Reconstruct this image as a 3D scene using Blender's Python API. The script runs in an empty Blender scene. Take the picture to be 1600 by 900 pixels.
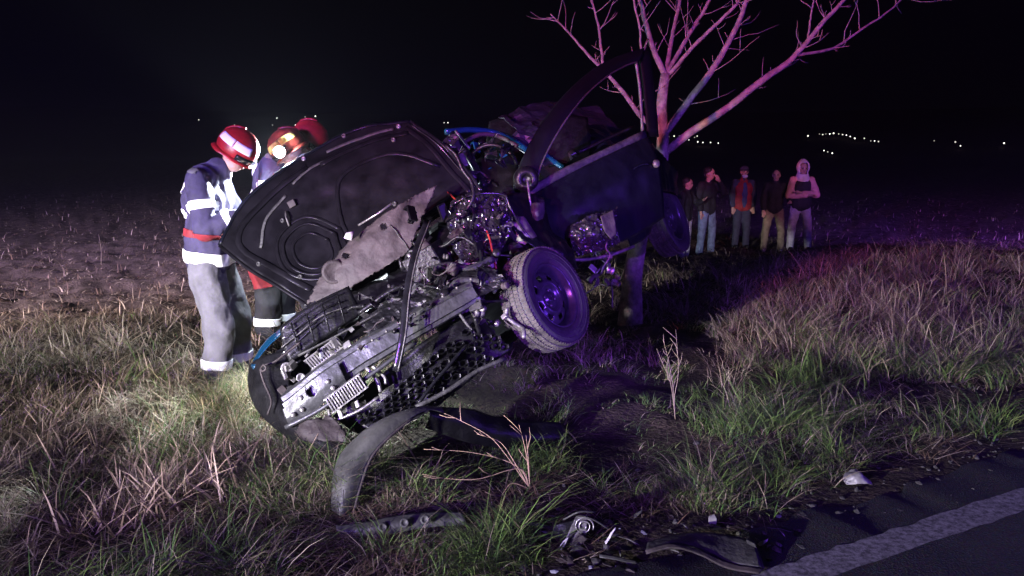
import bpy, bmesh, math, random
import numpy as np
from mathutils import Vector, Matrix, noise
random.seed(7); np.random.seed(7)
R = math.radians
scene = bpy.context.scene
COL = scene.collection

# ------------------------------------------------------------------ camera
F = 1186.0                       # focal length in pixels of the 1600 px wide photograph
PITCH = math.atan(210 / F)
CAM = Vector((0, 0, 1.5))
cam_d = bpy.data.cameras.new('camera'); cam = bpy.data.objects.new('camera', cam_d); COL.objects.link(cam)
cam.location = CAM; cam.rotation_euler = (math.pi / 2 - PITCH, 0, 0)
cam_d.sensor_width = 36; cam_d.lens = F / 1600 * 36; cam_d.clip_start = 0.05; cam_d.clip_end = 6000
scene.camera = cam
# ------------------------------------------------------------------ night sky, moon, lamps of the emergency vehicles on the road, added fill lamps
world = bpy.data.worlds.new('World'); scene.world = world; world.use_nodes = True
nt = world.node_tree; bg = nt.nodes['Background']
sky = nt.nodes.new('ShaderNodeTexSky'); sky.sky_type = 'NISHITA'; sky.sun_disc = False
sky.sun_elevation = R(24); sky.sun_rotation = R(200)
tint = nt.nodes.new('ShaderNodeMix'); tint.data_type = 'RGBA'; tint.blend_type = 'MULTIPLY'; tint.inputs[0].default_value = 1; tint.inputs[7].default_value = (.62, .66, 1.7, 1)
nt.links.new(sky.outputs[0], tint.inputs[6]); nt.links.new(tint.outputs[2], bg.inputs[0]); bg.inputs[1].default_value = 0.00005
scene.view_settings.view_transform = 'Standard'; scene.view_settings.look = 'None'
scene.view_settings.gamma = 1; scene.view_settings.use_curve_mapping = False
scene.view_settings.exposure = 0.0

def lamp(name, kind, loc, power, color, target=None, size=.1, cone=80, blend=.6):
    d = bpy.data.lights.new(name, kind); d.energy = power; d.color = color
    o = bpy.data.objects.new(name, d); COL.objects.link(o); o.location = loc
    if kind in ('POINT', 'SPOT'): d.shadow_soft_size = size
    if kind == 'SPOT': d.spot_size = R(cone); d.spot_blend = blend
    if target is not None:
        o.rotation_euler = (Vector(target) - Vector(loc)).to_track_quat('-Z', 'Y').to_euler()
    return o
moon = lamp('moon', 'SUN', (0, 0, 50), 0.004, (.7, .8, 1), (10, 25, 32)); moon.data.angle = R(.5)
# headlights of the vehicle standing on the road to the left: wide, flat beams
lamp('headlight_lamp', 'SPOT', (-5.3, -1.5, .85), 5600, (1, .93, .98), (-2.2, 6.2, .66), .07, 84, .9).scale = (1, .19, 1)
lamp('headlight_lamp', 'SPOT', (-4.2, -1.9, .85), 5600, (1, .96, .96), (1.5, 5.8, .50), .07, 80, .9).scale = (1, .19, 1)
# added fill lamp that brightens the field, then the vehicle's red and blue light bar
lamp('field_fill_lamp', 'SPOT', (-6.3, -3.0, 2.6), 31000, (1, .85, .92), (-6.6, 17.0, -.5), .09, 58, .9).scale = (1, .27, 1)
lamp('blue_beacon_and_fill', 'POINT', (-5.9, -3.0, 2.5), 1250, (.22, .07, 1), None, .09)
lamp('blue_beacon_and_fill', 'SPOT', (-6.4, -3.2, 2.9), 26000, (.26, .1, 1), (-8, 34, 0), .09, 70, .9).scale = (1, .3, 1)  # added blue spot that brightens the far left field
lamp('red_beacon_and_fill', 'SPOT', (-4.7, -3.6, 2.6), 6200, (1, .16, .26), (2.1, 7.4, 3.7), .1, 40, .9)
lamp('blue_beacon_and_fill', 'SPOT', (-4.2, -3.9, 2.6), 4000, (.25, .06, 1), (2.2, 7.5, 3.1), .1, 54, .9)
# added narrow blue spots that light the front and the rear wheel
lamp('blue_beacon_and_fill', 'SPOT', (4.2, -2.4, 1.9), 4800, (.24, .06, 1), (.55, 4.75, .8), .06, 17, .6)
lamp('blue_beacon_and_fill', 'SPOT', (4.6, -2.2, 1.9), 2400, (.24, .06, 1), (1.5, 6.5, 1.0), .06, 8, .6)
# police car further along the road on the right: blue beacon, followed by two added spots
lamp('blue_beacon_and_fill', 'POINT', (8.2, 3.4, 1.7), 650, (.17, .045, 1), None, .09)
lamp('blue_beacon_and_fill', 'SPOT', (8.6, 3.6, 2.2), 17000, (.27, .08, 1), (13.0, 22, -.3), .09, 56, .9).scale = (1, .3, 1)  # added blue spot that brightens the far right field
lamp('red_beacon_and_fill', 'SPOT', (6.6, 1.6, 2.7), 1500, (1, .34, .36), (4.7, 15.6, 1.35), .09, 17, .7)  # added narrow red spot that brightens the onlookers

# ------------------------------------------------------------------ helpers
fw = Vector((0, math.cos(PITCH), -math.sin(PITCH))); up = Vector((0, math.sin(PITCH), math.cos(PITCH))); rt = Vector((1, 0, 0))
def ray(px, py): return fw + rt * ((px - 800) / F) + up * ((450 - py) / F)
def W(px, py, d): return CAM + ray(px, py) * d
def C2W(x, y, z): return rt * x + up * y - fw * z          # camera axes (right, up, back) to world
NV = (-.445, .895); UV = (.895, .445)                       # across / along the road
def sc(x, y): return NV[0] * x + NV[1] * y
def smooth(a, b, v):
    t = np.clip((v - a) / (b - a), 0, 1); return t * t * (3 - 2 * t)
def vnoise(x, y, seed=0):
    """cheap smooth value noise for numpy arrays"""
    x = np.asarray(x, float); y = np.asarray(y, float)
    xi = np.floor(x); yi = np.floor(y); xf = x - xi; yf = y - yi
    def h(a, b):
        v = np.sin(a * 127.1 + b * 311.7 + seed * 74.7) * 43758.5453
        return v - np.floor(v)
    u = xf * xf * (3 - 2 * xf); v = yf * yf * (3 - 2 * yf)
    return (h(xi, yi) * (1 - u) + h(xi + 1, yi) * u) * (1 - v) + (h(xi, yi + 1) * (1 - u) + h(xi + 1, yi + 1) * u) * v
def ground_h(x, y):
    x = np.asarray(x, float); y = np.asarray(y, float)
    s = NV[0] * x + NV[1] * y
    z = -.007 - .04 * smooth(2.1, 2.8, s) - .06 * smooth(2.4, 4.5, s) - .45 * smooth(7, 13, s)
    v = smooth(2.1, 2.9, s)
    z = z + v * (.13 * (vnoise(x * 1.5, y * 1.5, 1) - .5) + .07 * (vnoise(x * 3.1, y * 3.1, 2) - .5) + .022 * (vnoise(x * 9, y * 9, 3) - .5))
    f = smooth(7.5, 9.5, s)
    z = z + f * (.12 * (vnoise(x * 2.3, y * 2.3, 4) - .5) + .09 * (vnoise(x * 6.5, y * 6.5, 5) - .5))
    z = np.where(s < 1.5, -.03, z)
    r = np.hypot(x, y)
    hill = .09 * np.clip(r - 350, 0, 510) * smooth(350, 420, r) * (y > 0)
    return z + hill
def G(px, py):
    d = ray(px, py); t = 1.0; dt = .02
    for _ in range(4000):
        p = CAM + d * t
        if p.z < float(ground_h(p.x, p.y)): break
        t += dt; dt *= 1.006
    a, b = t - dt * 1.2, t
    for _ in range(20):
        m = (a + b) / 2; p = CAM + d * m
        if p.z < float(ground_h(p.x, p.y)): b = m
        else: a = m
    return CAM + d * b

MATS = {}
def mat(name, c, rough=.6, metal=0., var=.35, scale=9., bump=.0, bscale=40., spec=.5, coat=0., c2=None, emit=None):
    if name in MATS: return MATS[name]
    m = bpy.data.materials.new(name); m.use_nodes = True; t = m.node_tree; b = t.nodes['Principled BSDF']
    tc = t.nodes.new('ShaderNodeTexCoord')
    n = t.nodes.new('ShaderNodeTexNoise'); n.inputs['Scale'].default_value = scale; n.inputs['Detail'].default_value = 6; n.inputs['Roughness'].default_value = .65
    t.links.new(tc.outputs['Object'], n.inputs['Vector'])
    r = t.nodes.new('ShaderNodeValToRGB'); r.color_ramp.elements[0].position = .35; r.color_ramp.elements[1].position = .68
    a = [x * (1 - var) for x in c]; z = [min(1, x * (1 + var)) for x in (c2 or c)]
    r.color_ramp.elements[0].color = (*a, 1); r.color_ramp.elements[1].color = (*z, 1)
    t.links.new(n.outputs[0], r.inputs[0]); t.links.new(r.outputs[0], b.inputs['Base Color'])
    b.inputs['Roughness'].default_value = rough; b.inputs['Metallic'].default_value = metal
    b.inputs['Specular IOR Level'].default_value = spec; b.inputs['Coat Weight'].default_value = coat
    if bump:
        n2 = t.nodes.new('ShaderNodeTexNoise'); n2.inputs['Scale'].default_value = bscale; n2.inputs['Detail'].default_value = 4
        t.links.new(tc.outputs['Object'], n2.inputs['Vector'])
        bp = t.nodes.new('ShaderNodeBump'); bp.inputs['Strength'].default_value = bump; bp.inputs['Distance'].default_value = .02
        t.links.new(n2.outputs[0], bp.inputs['Height']); t.links.new(bp.outputs[0], b.inputs['Normal'])
    if emit:
        b.inputs['Emission Color'].default_value = (*emit[:3], 1); b.inputs['Emission Strength'].default_value = emit[3]
    MATS[name] = m; return m

WL = {}                                                     # where each object's own origin stands in the world
def link(name, me, parent=None, loc=(0, 0, 0)):
    o = bpy.data.objects.new(name, me); COL.objects.link(o)
    loc = Vector(loc)
    if parent is not None:
        o.parent = parent; o.location = loc - WL[parent.name]
    else: o.location = loc
    WL[o.name] = loc.copy(); return o
def tag(o, label, cat, group=None):
    o['label'] = label; o['category'] = cat
    if group: o['group'] = group
    return o
def thing(name, label, cat, loc, group=None):
    o = bpy.data.objects.new(name, None); COL.objects.link(o); o.location = loc; o.empty_display_size = .1
    WL[o.name] = Vector(loc); return tag(o, label, cat, group)

class MB:
    def __init__(s): s.v = []; s.f = []; s.m = []
    def add(s, vs, fs, mi=0):
        k = len(s.v); s.v += [tuple(v) for v in vs]; s.f += [tuple(i + k for i in f) for f in fs]; s.m += [mi] * len(fs)
        return s
    def box(s, c, x, y, z, mi=0, bev=.12):
        """box about c with half axes x, y, z (vectors) and chamfered long edges"""
        c, x, y, z = map(Vector, (c, x, y, z)); vs = []
        prof = [(1, 1 - bev), (1 - bev, 1), (-1 + bev, 1), (-1, 1 - bev), (-1, -1 + bev), (-1 + bev, -1), (1 - bev, -1), (1, -1 + bev)]
        for k, sh in ((-1, 1 - bev), (-1 + bev, 1), (1 - bev, 1), (1, 1 - bev)):
            for a, b in prof: vs.append(c + x * a * sh + y * b * sh + z * k)
        fs = [tuple(range(7, -1, -1)), tuple(range(24, 32))]
        for r in range(3):
            for i in range(8): fs.append((r * 8 + i, r * 8 + (i + 1) % 8, r * 8 + 8 + (i + 1) % 8, r * 8 + 8 + i))
        return s.add(vs, fs, mi)
    def tube(s, pts, rad, n=8, mi=0, flat=1., flat_dir=None, cap=True):
        pts = [Vector(p) for p in pts]; k = len(pts)
        if not hasattr(rad, '__len__'): rad = [rad] * k
        vs = []; fs = []; ref = None
        for i, p in enumerate(pts):
            t = (pts[min(i + 1, k - 1)] - pts[max(i - 1, 0)])
            t = t.normalized() if t.length > 1e-9 else Vector((0, 0, 1))
            if ref is None:
                ref = Vector(flat_dir) if flat_dir is not None else (Vector((0, 0, 1)) if abs(t.z) < .9 else Vector((1, 0, 0)))
            b = (ref - t * ref.dot(t)); b = b.normalized() if b.length > 1e-6 else t.orthogonal().normalized(); c = t.cross(b); ref = b
            for j in range(n):
                a = 2 * math.pi * j / n
                vs.append(p + b * (math.cos(a) * rad[i] * flat) + c * (math.sin(a) * rad[i]))
        for i in range(k - 1):
            for j in range(n):
                fs.append((i * n + j, i * n + (j + 1) % n, (i + 1) * n + (j + 1) % n, (i + 1) * n + j))
        if cap: fs.append(tuple(range(n - 1, -1, -1))); fs.append(tuple(range((k - 1) * n, k * n)))
        return s.add(vs, fs, mi)
    def lathe(s, c, axis, prof, n=48, mi=0, skip=None):
        """prof = (offset along axis, radius)"""
        c = Vector(c); A = Vector(axis).normalized(); e1 = A.orthogonal().normalized(); e2 = A.cross(e1)
        vs = []; fs = []
        for a, r in prof:
            for j in range(n):
                t = 2 * math.pi * j / n; vs.append(c + A * a + (e1 * math.cos(t) + e2 * math.sin(t)) * r)
        for i in range(len(prof) - 1):
            for j in range(n):
                if skip and skip(i, j): continue
                fs.append((i * n + j, i * n + (j + 1) % n, (i + 1) * n + (j + 1) % n, (i + 1) * n + j))
        return s.add(vs, fs, mi)
    def grid(s, P, mi=0, hole=None):
        nv, nu = P.shape[0], P.shape[1]; fs = []
        for i in range(nv - 1):
            for j in range(nu - 1):
                if hole is not None and hole[i, j]: continue
                fs.append((i * nu + j, i * nu + j + 1, (i + 1) * nu + j + 1, (i + 1) * nu + j))
        return s.add([tuple(p) for p in P.reshape(-1, 3)], fs, mi)
    def build(s, name, m, parent=None, smooth=True, solid=0., bevel=0., top=False):
        me = bpy.data.meshes.new(name)
        v = np.array(s.v, float); c = Vector((0, 0, 0))
        if parent is None or True:
            c = Vector(((v[:, 0].min() + v[:, 0].max()) / 2, (v[:, 1].min() + v[:, 1].max()) / 2, v[:, 2].min()))
            v = v - np.array(c)
        me.from_pydata(v.tolist(), [], s.f)
        for q in (m if isinstance(m, (list, tuple)) else [m]): me.materials.append(q)
        me.polygons.foreach_set('material_index', s.m)
        me.polygons.foreach_set('use_smooth', [smooth] * len(s.f)); me.update()
        o = link(name, me, parent, c)
        if solid:
            md = o.modifiers.new('thickness', 'SOLIDIFY'); md.thickness = solid; md.offset = 0
        if bevel:
            md = o.modifiers.new('edge', 'BEVEL'); md.width = bevel; md.segments = 2
        return o

def catmull(P, n):
    """P (k,...) resampled to n+1 points with a Catmull-Rom spline"""
    P = np.asarray(P, float); k = len(P); out = []
    for i in range(n + 1):
        t = i / n * (k - 1); a = min(int(t), k - 2); f = t - a
        p1, p2 = P[a], P[a + 1]; p0 = P[a - 1] if a > 0 else 2 * p1 - p2; p3 = P[a + 2] if a + 2 < k else 2 * p2 - p1
        out.append(.5 * ((2 * p1) + (p2 - p0) * f + (2 * p0 - 5 * p1 + 4 * p2 - p3) * f * f + (3 * p1 - p0 - 3 * p2 + p3) * f ** 3))
    return np.array(out)
def net(rows, nu, nv):
    Q = np.array([[W(*p) for p in r] for r in rows])
    Q = np.swapaxes(catmull(np.swapaxes(Q, 0, 1), nu), 0, 1)
    return catmull(Q, nv)
def normals(P):
    du = np.gradient(P, axis=1); dv = np.gradient(P, axis=0); n = np.cross(du, dv)
    n /= np.linalg.norm(n, axis=2, keepdims=True) + 1e-9
    # turned towards the open side (the camera's side)
    if np.mean(np.sum(n * (np.array(CAM) - P), axis=2)) < 0: n = -n
    return n
def crumple(P, amp, freq, seed=0., ridged=False):
    n = normals(P); Q = P.copy()
    for i in range(P.shape[0]):
        for j in range(P.shape[1]):
            p = Vector(P[i, j]) * freq + Vector((seed * 3.7, seed * 1.3, seed * 5.1))
            a = noise.noise(p) + .5 * noise.noise(p * 2.1) + .28 * noise.noise(p * 4.3)
            if ridged: a = 1 - 2.2 * abs(a)
            Q[i, j] += n[i, j] * a * amp
    return Q
def tear(P, amp, seed=0):
    rng = np.random.RandomState(seed); Q = P.copy()
    for e in (0, -1):
        Q[e, :] += rng.normal(0, amp, Q[e, :].shape); Q[:, e] += rng.normal(0, amp, Q[:, e].shape)
    return Q
def sheet(name, rows, m, parent, nu=24, nv=18, amp=0., freq=5., thick=.004, seed=0, ridged=False, torn=0., holes=(), smooth=True):
    P = net(rows, nu, nv)
    if amp: P = crumple(P, amp, freq, seed, ridged)
    if torn: P = tear(P, torn, seed)
    h = None
    if holes:
        h = np.zeros((nv, nu), bool); cen = (P[:-1, :-1] + P[1:, 1:]) / 2
        for i in range(nv):
            for j in range(nu):
                q = Vector(cen[i, j]) - CAM; d = q.dot(fw); x = 800 + F * q.dot(rt) / d; y = 450 - F * q.dot(up) / d
                for hx, hy, rx, ry in holes:
                    if ((x - hx) / rx) ** 2 + ((y - hy) / ry) ** 2 < 1: h[i, j] = True
    b = MB().grid(P, hole=h)
    return b.build(name, m, parent, smooth, solid=thick), P
def pw(pts, n=None):
    q = [W(*p) for p in pts]
    return [Vector(v) for v in catmull(np.array(q), n)] if n else q

# ------------------------------------------------------------------ materials
M = dict(
    paint=mat('dark_blue_paint', (.004, .0045, .008), .27, 0, .4, 6, spec=.16),
    blue=mat('blue_paint', (.006, .055, .12), .22, .3, .3, 8, coat=.8),
    frame=mat('matte_black_frame', (.003, .003, .005), .6, 0, .3, 10, spec=.1),
    pale=mat('dull_pale_plastic', (.22, .215, .21), .45, 0, .3, 14),
    roofm=mat('lit_roof_paint', (.012, .011, .02), .35, 0, .4, 6),  # paler copy of the body paint so the roof looks more lit
    skinp=mat('grey_bumper_plastic', (.05, .051, .046), .55, 0, .45, 7, .15, 50),
    under=mat('painted_underside', (.0055, .005, .0065), .3, 0, .5, 8, .06, 30, spec=.13),
    plastic=mat('black_plastic', (.006, .006, .007), .4, 0, .5, 14, .2, 60, spec=.3),
    gloss=mat('glossy_black_plastic', (.008, .008, .01), .2, 0, .5, 14, .1, 30),
    plasticd=mat('dusty_plastic', (.036, .036, .034), .6, 0, .6, 22, .3, 60),
    metal=mat('bare_metal', (.40, .39, .38), .38, .8, .35, 20, .2, 50),
    metald=mat('dirty_metal', (.09, .088, .086), .5, .45, .55, 12, .25, 35, c2=(.13, .125, .118)),
    beam=mat('grey_beam_metal', (.065, .067, .07), .42, .5, .45, 14, .15, 40),
    dust=mat('dusty_grey_panel', (.036, .028, .028), .7, .1, .45, 10, .35, 26),
    foil=mat('crinkled_film', (.014, .012, .016), .22, .1, .4, 12, .0),
    rubber=mat('rubber', (.022, .022, .024), .62, 0, .4, 10, .2, 60),
    tread=mat('dusty_tread', (.058, .052, .045), .85, 0, .6, 16, .5, 70),
    steel=mat('black_steel_rim', (.06, .06, .075), .28, .5, .4, 10),
    chrome=mat('chrome', (.6, .6, .6), .2, 1, .2, 12),
    glass=mat('lamp_glass', (.35, .36, .4), .12, .2, .2, 12),
    white=mat('white_plastic', (.55, .53, .54), .4, 0, .2, 12),
    red=mat('red_wire', (.3, .03, .02), .4),
    bark=mat('bark', (.23, .19, .18), .85, 0, .45, 14, .5, 30),
    soil=mat('soil', (.055, .040, .030), .95, 0, .6, 3, .6, 20, c2=(.10, .075, .055)),
    skin=mat('skin', (.46, .29, .22), .55, 0, .1, 20),
)
# ------------------------------------------------------------------ ground, road, marking
def build_ground():
    rr = np.concatenate([np.geomspace(.6, 20, 210), np.geomspace(20.4, 2500, 70)])
    aa = np.concatenate([np.linspace(-48, 48, 420), np.linspace(50, 310, 90)]) * math.pi / 180
    Rr, A = np.meshgrid(rr, aa, indexing='ij')
    X = Rr * np.sin(A); Y = Rr * np.cos(A); Z = ground_h(X, Y)
    na = len(aa); nr = len(rr)
    v = np.stack([X, Y, Z], 2).reshape(-1, 3)
    i, j = np.meshgrid(np.arange(nr - 1), np.arange(na), indexing='ij'); j2 = (j + 1) % na
    f = np.stack([i * na + j, i * na + j2, (i + 1) * na + j2, (i + 1) * na + j], 2).reshape(-1, 4)
    me = bpy.data.meshes.new('ground')
    v = np.vstack([v, [[0, 0, -.04]]]); c = len(v) - 1
    fs = f.tolist() + [(c, (k + 1) % na, k) for k in range(na)]
    me.from_pydata(v.tolist(), [], fs); me.polygons.foreach_set('use_smooth', [True] * len(fs))
    m = bpy.data.materials.new('ground_soil'); m.use_nodes = True; t = m.node_tree; b = t.nodes['Principled BSDF']
    tc = t.nodes.new('ShaderNodeTexCoord')
    n1 = t.nodes.new('ShaderNodeTexNoise'); n1.inputs['Scale'].default_value = 4; n1.inputs['Detail'].default_value = 10; n1.inputs['Roughness'].default_value = .7
    r1 = t.nodes.new('ShaderNodeValToRGB'); e = r1.color_ramp.elements
    e[0].position = .35; e[0].color = (.020, .016, .012, 1); e[1].position = .72; e[1].color = (.095, .072, .052, 1)
    x = e.new(.55); x.color = (.045, .035, .026, 1)
    n2 = t.nodes.new('ShaderNodeTexNoise'); n2.inputs['Scale'].default_value = 38; n2.inputs['Detail'].default_value = 6
    bp = t.nodes.new('ShaderNodeBump'); bp.inputs['Strength'].default_value = .9; bp.inputs['Distance'].default_value = .03
    t.links.new(tc.outputs['Object'], n1.inputs['Vector']); t.links.new(tc.outputs['Object'], n2.inputs['Vector'])
    t.links.new(n1.outputs[0], r1.inputs[0]); t.links.new(r1.outputs[0], b.inputs['Base Color'])
    t.links.new(n2.outputs[0], bp.inputs['Height']); t.links.new(bp.outputs[0], b.inputs['Normal'])
    b.inputs['Roughness'].default_value = .95; b.inputs['Specular IOR Level'].default_value = .15
    dp = t.nodes.new('ShaderNodeVectorMath'); dp.operation = 'DOT_PRODUCT'; dp.inputs[1].default_value = (NV[0], NV[1], 0); t.links.new(tc.outputs['Object'], dp.inputs[0])
    mr = t.nodes.new('ShaderNodeMapRange'); mr.inputs[1].default_value = 6.8; mr.inputs[2].default_value = 9.2; t.links.new(dp.outputs['Value'], mr.inputs[0])
    r2 = t.nodes.new('ShaderNodeValToRGB'); e = r2.color_ramp.elements; e[0].position = .36; e[0].color = (.05, .037, .03, 1); e[1].position = .68; e[1].color = (.19, .145, .12, 1); t.links.new(n1.outputs[0], r2.inputs[0])
    mxf = t.nodes.new('ShaderNodeMix'); mxf.data_type = 'RGBA'; t.links.new(mr.outputs[0], mxf.inputs[0]); t.links.new(r1.outputs[0], mxf.inputs[6]); t.links.new(r2.outputs[0], mxf.inputs[7]); t.links.new(mxf.outputs[2], b.inputs['Base Color'])
    me.materials.append(m); o = link('ground', me); o['kind'] = 'structure'
build_ground()
def st(s, t, z): return Vector((NV[0] * s + UV[0] * t, NV[1] * s + UV[1] * t, z))
def build_road():
    rng = np.random.RandomState(3)
    ts = np.concatenate([np.arange(-60, -6, 2.), np.arange(-6, 10, .06), np.arange(10, 80, 2.)])
    edge = 2.12 + .06 * (vnoise(ts * 2.1, ts * 0, 8) - .5) + .07 * (vnoise(ts * 9, ts * 0, 9) - .5)
    P = np.array([[st(-5.2, t, 0), st(-1, t, .01), st(1.6, t, .002), st(e, t, 0), st(e + .03, t, -.02)] for t, e in zip(ts, edge)])
    m = bpy.data.materials.new('asphalt'); m.use_nodes = True; t = m.node_tree; b = t.nodes['Principled BSDF']
    tc = t.nodes.new('ShaderNodeTexCoord'); vo = t.nodes.new('ShaderNodeTexVoronoi'); vo.inputs['Scale'].default_value = 130
    n = t.nodes.new('ShaderNodeTexNoise'); n.inputs['Scale'].default_value = 5; n.inputs['Detail'].default_value = 8
    mx = t.nodes.new('ShaderNodeMix'); mx.data_type = 'RGBA'; mx.blend_type = 'MULTIPLY'; mx.inputs[0].default_value = .8
    r = t.nodes.new('ShaderNodeValToRGB'); r.color_ramp.elements[0].color = (.016, .016, .017, 1); r.color_ramp.elements[1].color = (.06, .058, .056, 1)
    t.links.new(tc.outputs['Object'], vo.inputs['Vector']); t.links.new(tc.outputs['Object'], n.inputs['Vector'])
    t.links.new(n.outputs[0], r.inputs[0]); t.links.new(r.outputs[0], mx.inputs[6]); t.links.new(vo.outputs['Color'], mx.inputs[7])
    t.links.new(mx.outputs[2], b.inputs['Base Color']); b.inputs['Roughness'].default_value = .8
    bp = t.nodes.new('ShaderNodeBump'); bp.inputs['Strength'].default_value = .7; bp.inputs['Distance'].default_value = .006
    t.links.new(vo.outputs['Distance'], bp.inputs['Height']); t.links.new(bp.outputs[0], b.inputs['Normal'])
    o = MB().grid(P).build('road', m, None); o['kind'] = 'structure'
    # worn edge line
    m2 = bpy.data.materials.new('worn_white_paint'); m2.use_nodes = True; t = m2.node_tree; b = t.nodes['Principled BSDF']
    tc = t.nodes.new('ShaderNodeTexCoord'); n = t.nodes.new('ShaderNodeTexNoise'); n.inputs['Scale'].default_value = 34; n.inputs['Detail'].default_value = 8; n.inputs['Roughness'].default_value = .8
    r = t.nodes.new('ShaderNodeValToRGB'); r.color_ramp.elements[0].position = .42; r.color_ramp.elements[1].position = .6
    r.color_ramp.elements[0].color = (.06, .06, .06, 1); r.color_ramp.elements[1].color = (.30, .30, .29, 1)
    t.links.new(tc.outputs['Object'], n.inputs['Vector']); t.links.new(n.outputs[0], r.inputs[0]); t.links.new(r.outputs[0], b.inputs['Base Color'])
    b.inputs['Roughness'].default_value = .75
    P = np.array([[st(1.73 + rng.normal(0, .004), t, .006), st(1.80, t, .006), st(1.87 + rng.normal(0, .004), t, .0055)] for t in ts])
    o = MB().grid(P).build('road_marking', m2, None); o['kind'] = 'structure'
build_road()

# ------------------------------------------------------------------ vegetation: blades as real strips
def veg_material():
    m = bpy.data.materials.new('grass_blades'); m.use_nodes = True; t = m.node_tree; b = t.nodes['Principled BSDF']
    a = t.nodes.new('ShaderNodeAttribute'); a.attribute_name = 'tint'
    t.links.new(a.outputs['Color'], b.inputs['Base Color']); b.inputs['Roughness'].default_value = .6; b.inputs['Specular IOR Level'].default_value = .25
    return m
VEG = veg_material()
def blades(name, base, h, w, az, lean, droop, col):
    """arrays of n blades: base (n,3), height, width, azimuth of lean, lean amount, droop, colour (n,3)"""
    n = len(base); k = 4
    ts = np.array([0, .35, .7, 1.]); ws = np.array([1, .85, .55, .0])
    dx = np.stack([np.cos(az), np.sin(az)], 1)
    tw = az + math.pi / 2 + np.random.uniform(-.9, .9, n); sx = np.stack([np.cos(tw), np.sin(tw)], 1)
    V = np.zeros((n, 7, 3)); q = 0
    for i, t in enumerate(ts):
        out = (lean * t + droop * t * t * t) * h
        zz = h * (t - .45 * droop * t ** 3)
        cpt = base.copy(); cpt[:, :2] += dx * out[:, None]; cpt[:, 2] += zz
        if i < 3:
            off = sx * (w * ws[i] * .5)[:, None]
            a = cpt.copy(); a[:, :2] -= off; b = cpt.copy(); b[:, :2] += off
            V[:, q] = a; V[:, q + 1] = b; q += 2
        else: V[:, 6] = cpt
    base_i = (np.arange(n) * 7)[:, None]
    tri = np.array([0, 1, 3, 0, 3, 2, 2, 3, 5, 2, 5, 4, 4, 5, 6])
    idx = (base_i + tri[None]).reshape(-1)
    me = bpy.data.meshes.new(name); nv = n * 7; nf = n * 5
    me.vertices.add(nv); me.vertices.foreach_set('co', V.reshape(-1))
    me.loops.add(nf * 3); me.loops.foreach_set('vertex_index', idx.astype(np.int32))
    me.polygons.add(nf); me.polygons.foreach_set('loop_start', np.arange(0, nf * 3, 3, dtype=np.int32))
    me.polygons.foreach_set('loop_total', np.full(nf, 3, np.int32))
    at = me.attributes.new('tint', 'FLOAT_COLOR', 'POINT')
    cc = np.ones((n, 7, 4)); cc[:, :, :3] = col[:, None, :]; at.data.foreach_set('color', cc.reshape(-1))
    me.update(calc_edges=True); me.validate(); me.materials.append(VEG)
    o = link(name, me); o['kind'] = 'stuff'; return o
GREEN = np.array([[.055, .10, .022], [.075, .125, .03], [.04, .09, .022], [.10, .135, .04]])
STRAW = np.array([[.33, .27, .19], [.24, .19, .135], [.40, .34, .25], [.16, .12, .09]])
BROWN = np.array([[.10, .066, .042], [.13, .085, .055], [.075, .05, .035]])
def pick(pal, n): return pal[np.random.randint(0, len(pal), n)] * np.random.uniform(.75, 1.25, (n, 1))
def in_car(x, y): return (np.abs(x - (.25 + (y - 4.2) * .3)) < .95) & (y > 3.55) & (y < 7.2)
def polar(n, d0, d1, half=46):
    d = np.exp(np.random.uniform(math.log(d0), math.log(d1), n)); a = np.random.uniform(-half, half, n) * math.pi / 180
    return d * np.sin(a), d * np.cos(a), d
def expand(cx, cy, nb, rad):
    n = len(cx); X = np.repeat(cx, nb); Y = np.repeat(cy, nb)
    r = np.sqrt(np.random.rand(n * nb)) * np.repeat(rad, nb); a = np.random.rand(n * nb) * 6.283
    return X + r * np.cos(a), Y + r * np.sin(a), a, np.repeat(np.arange(n), nb)
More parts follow.
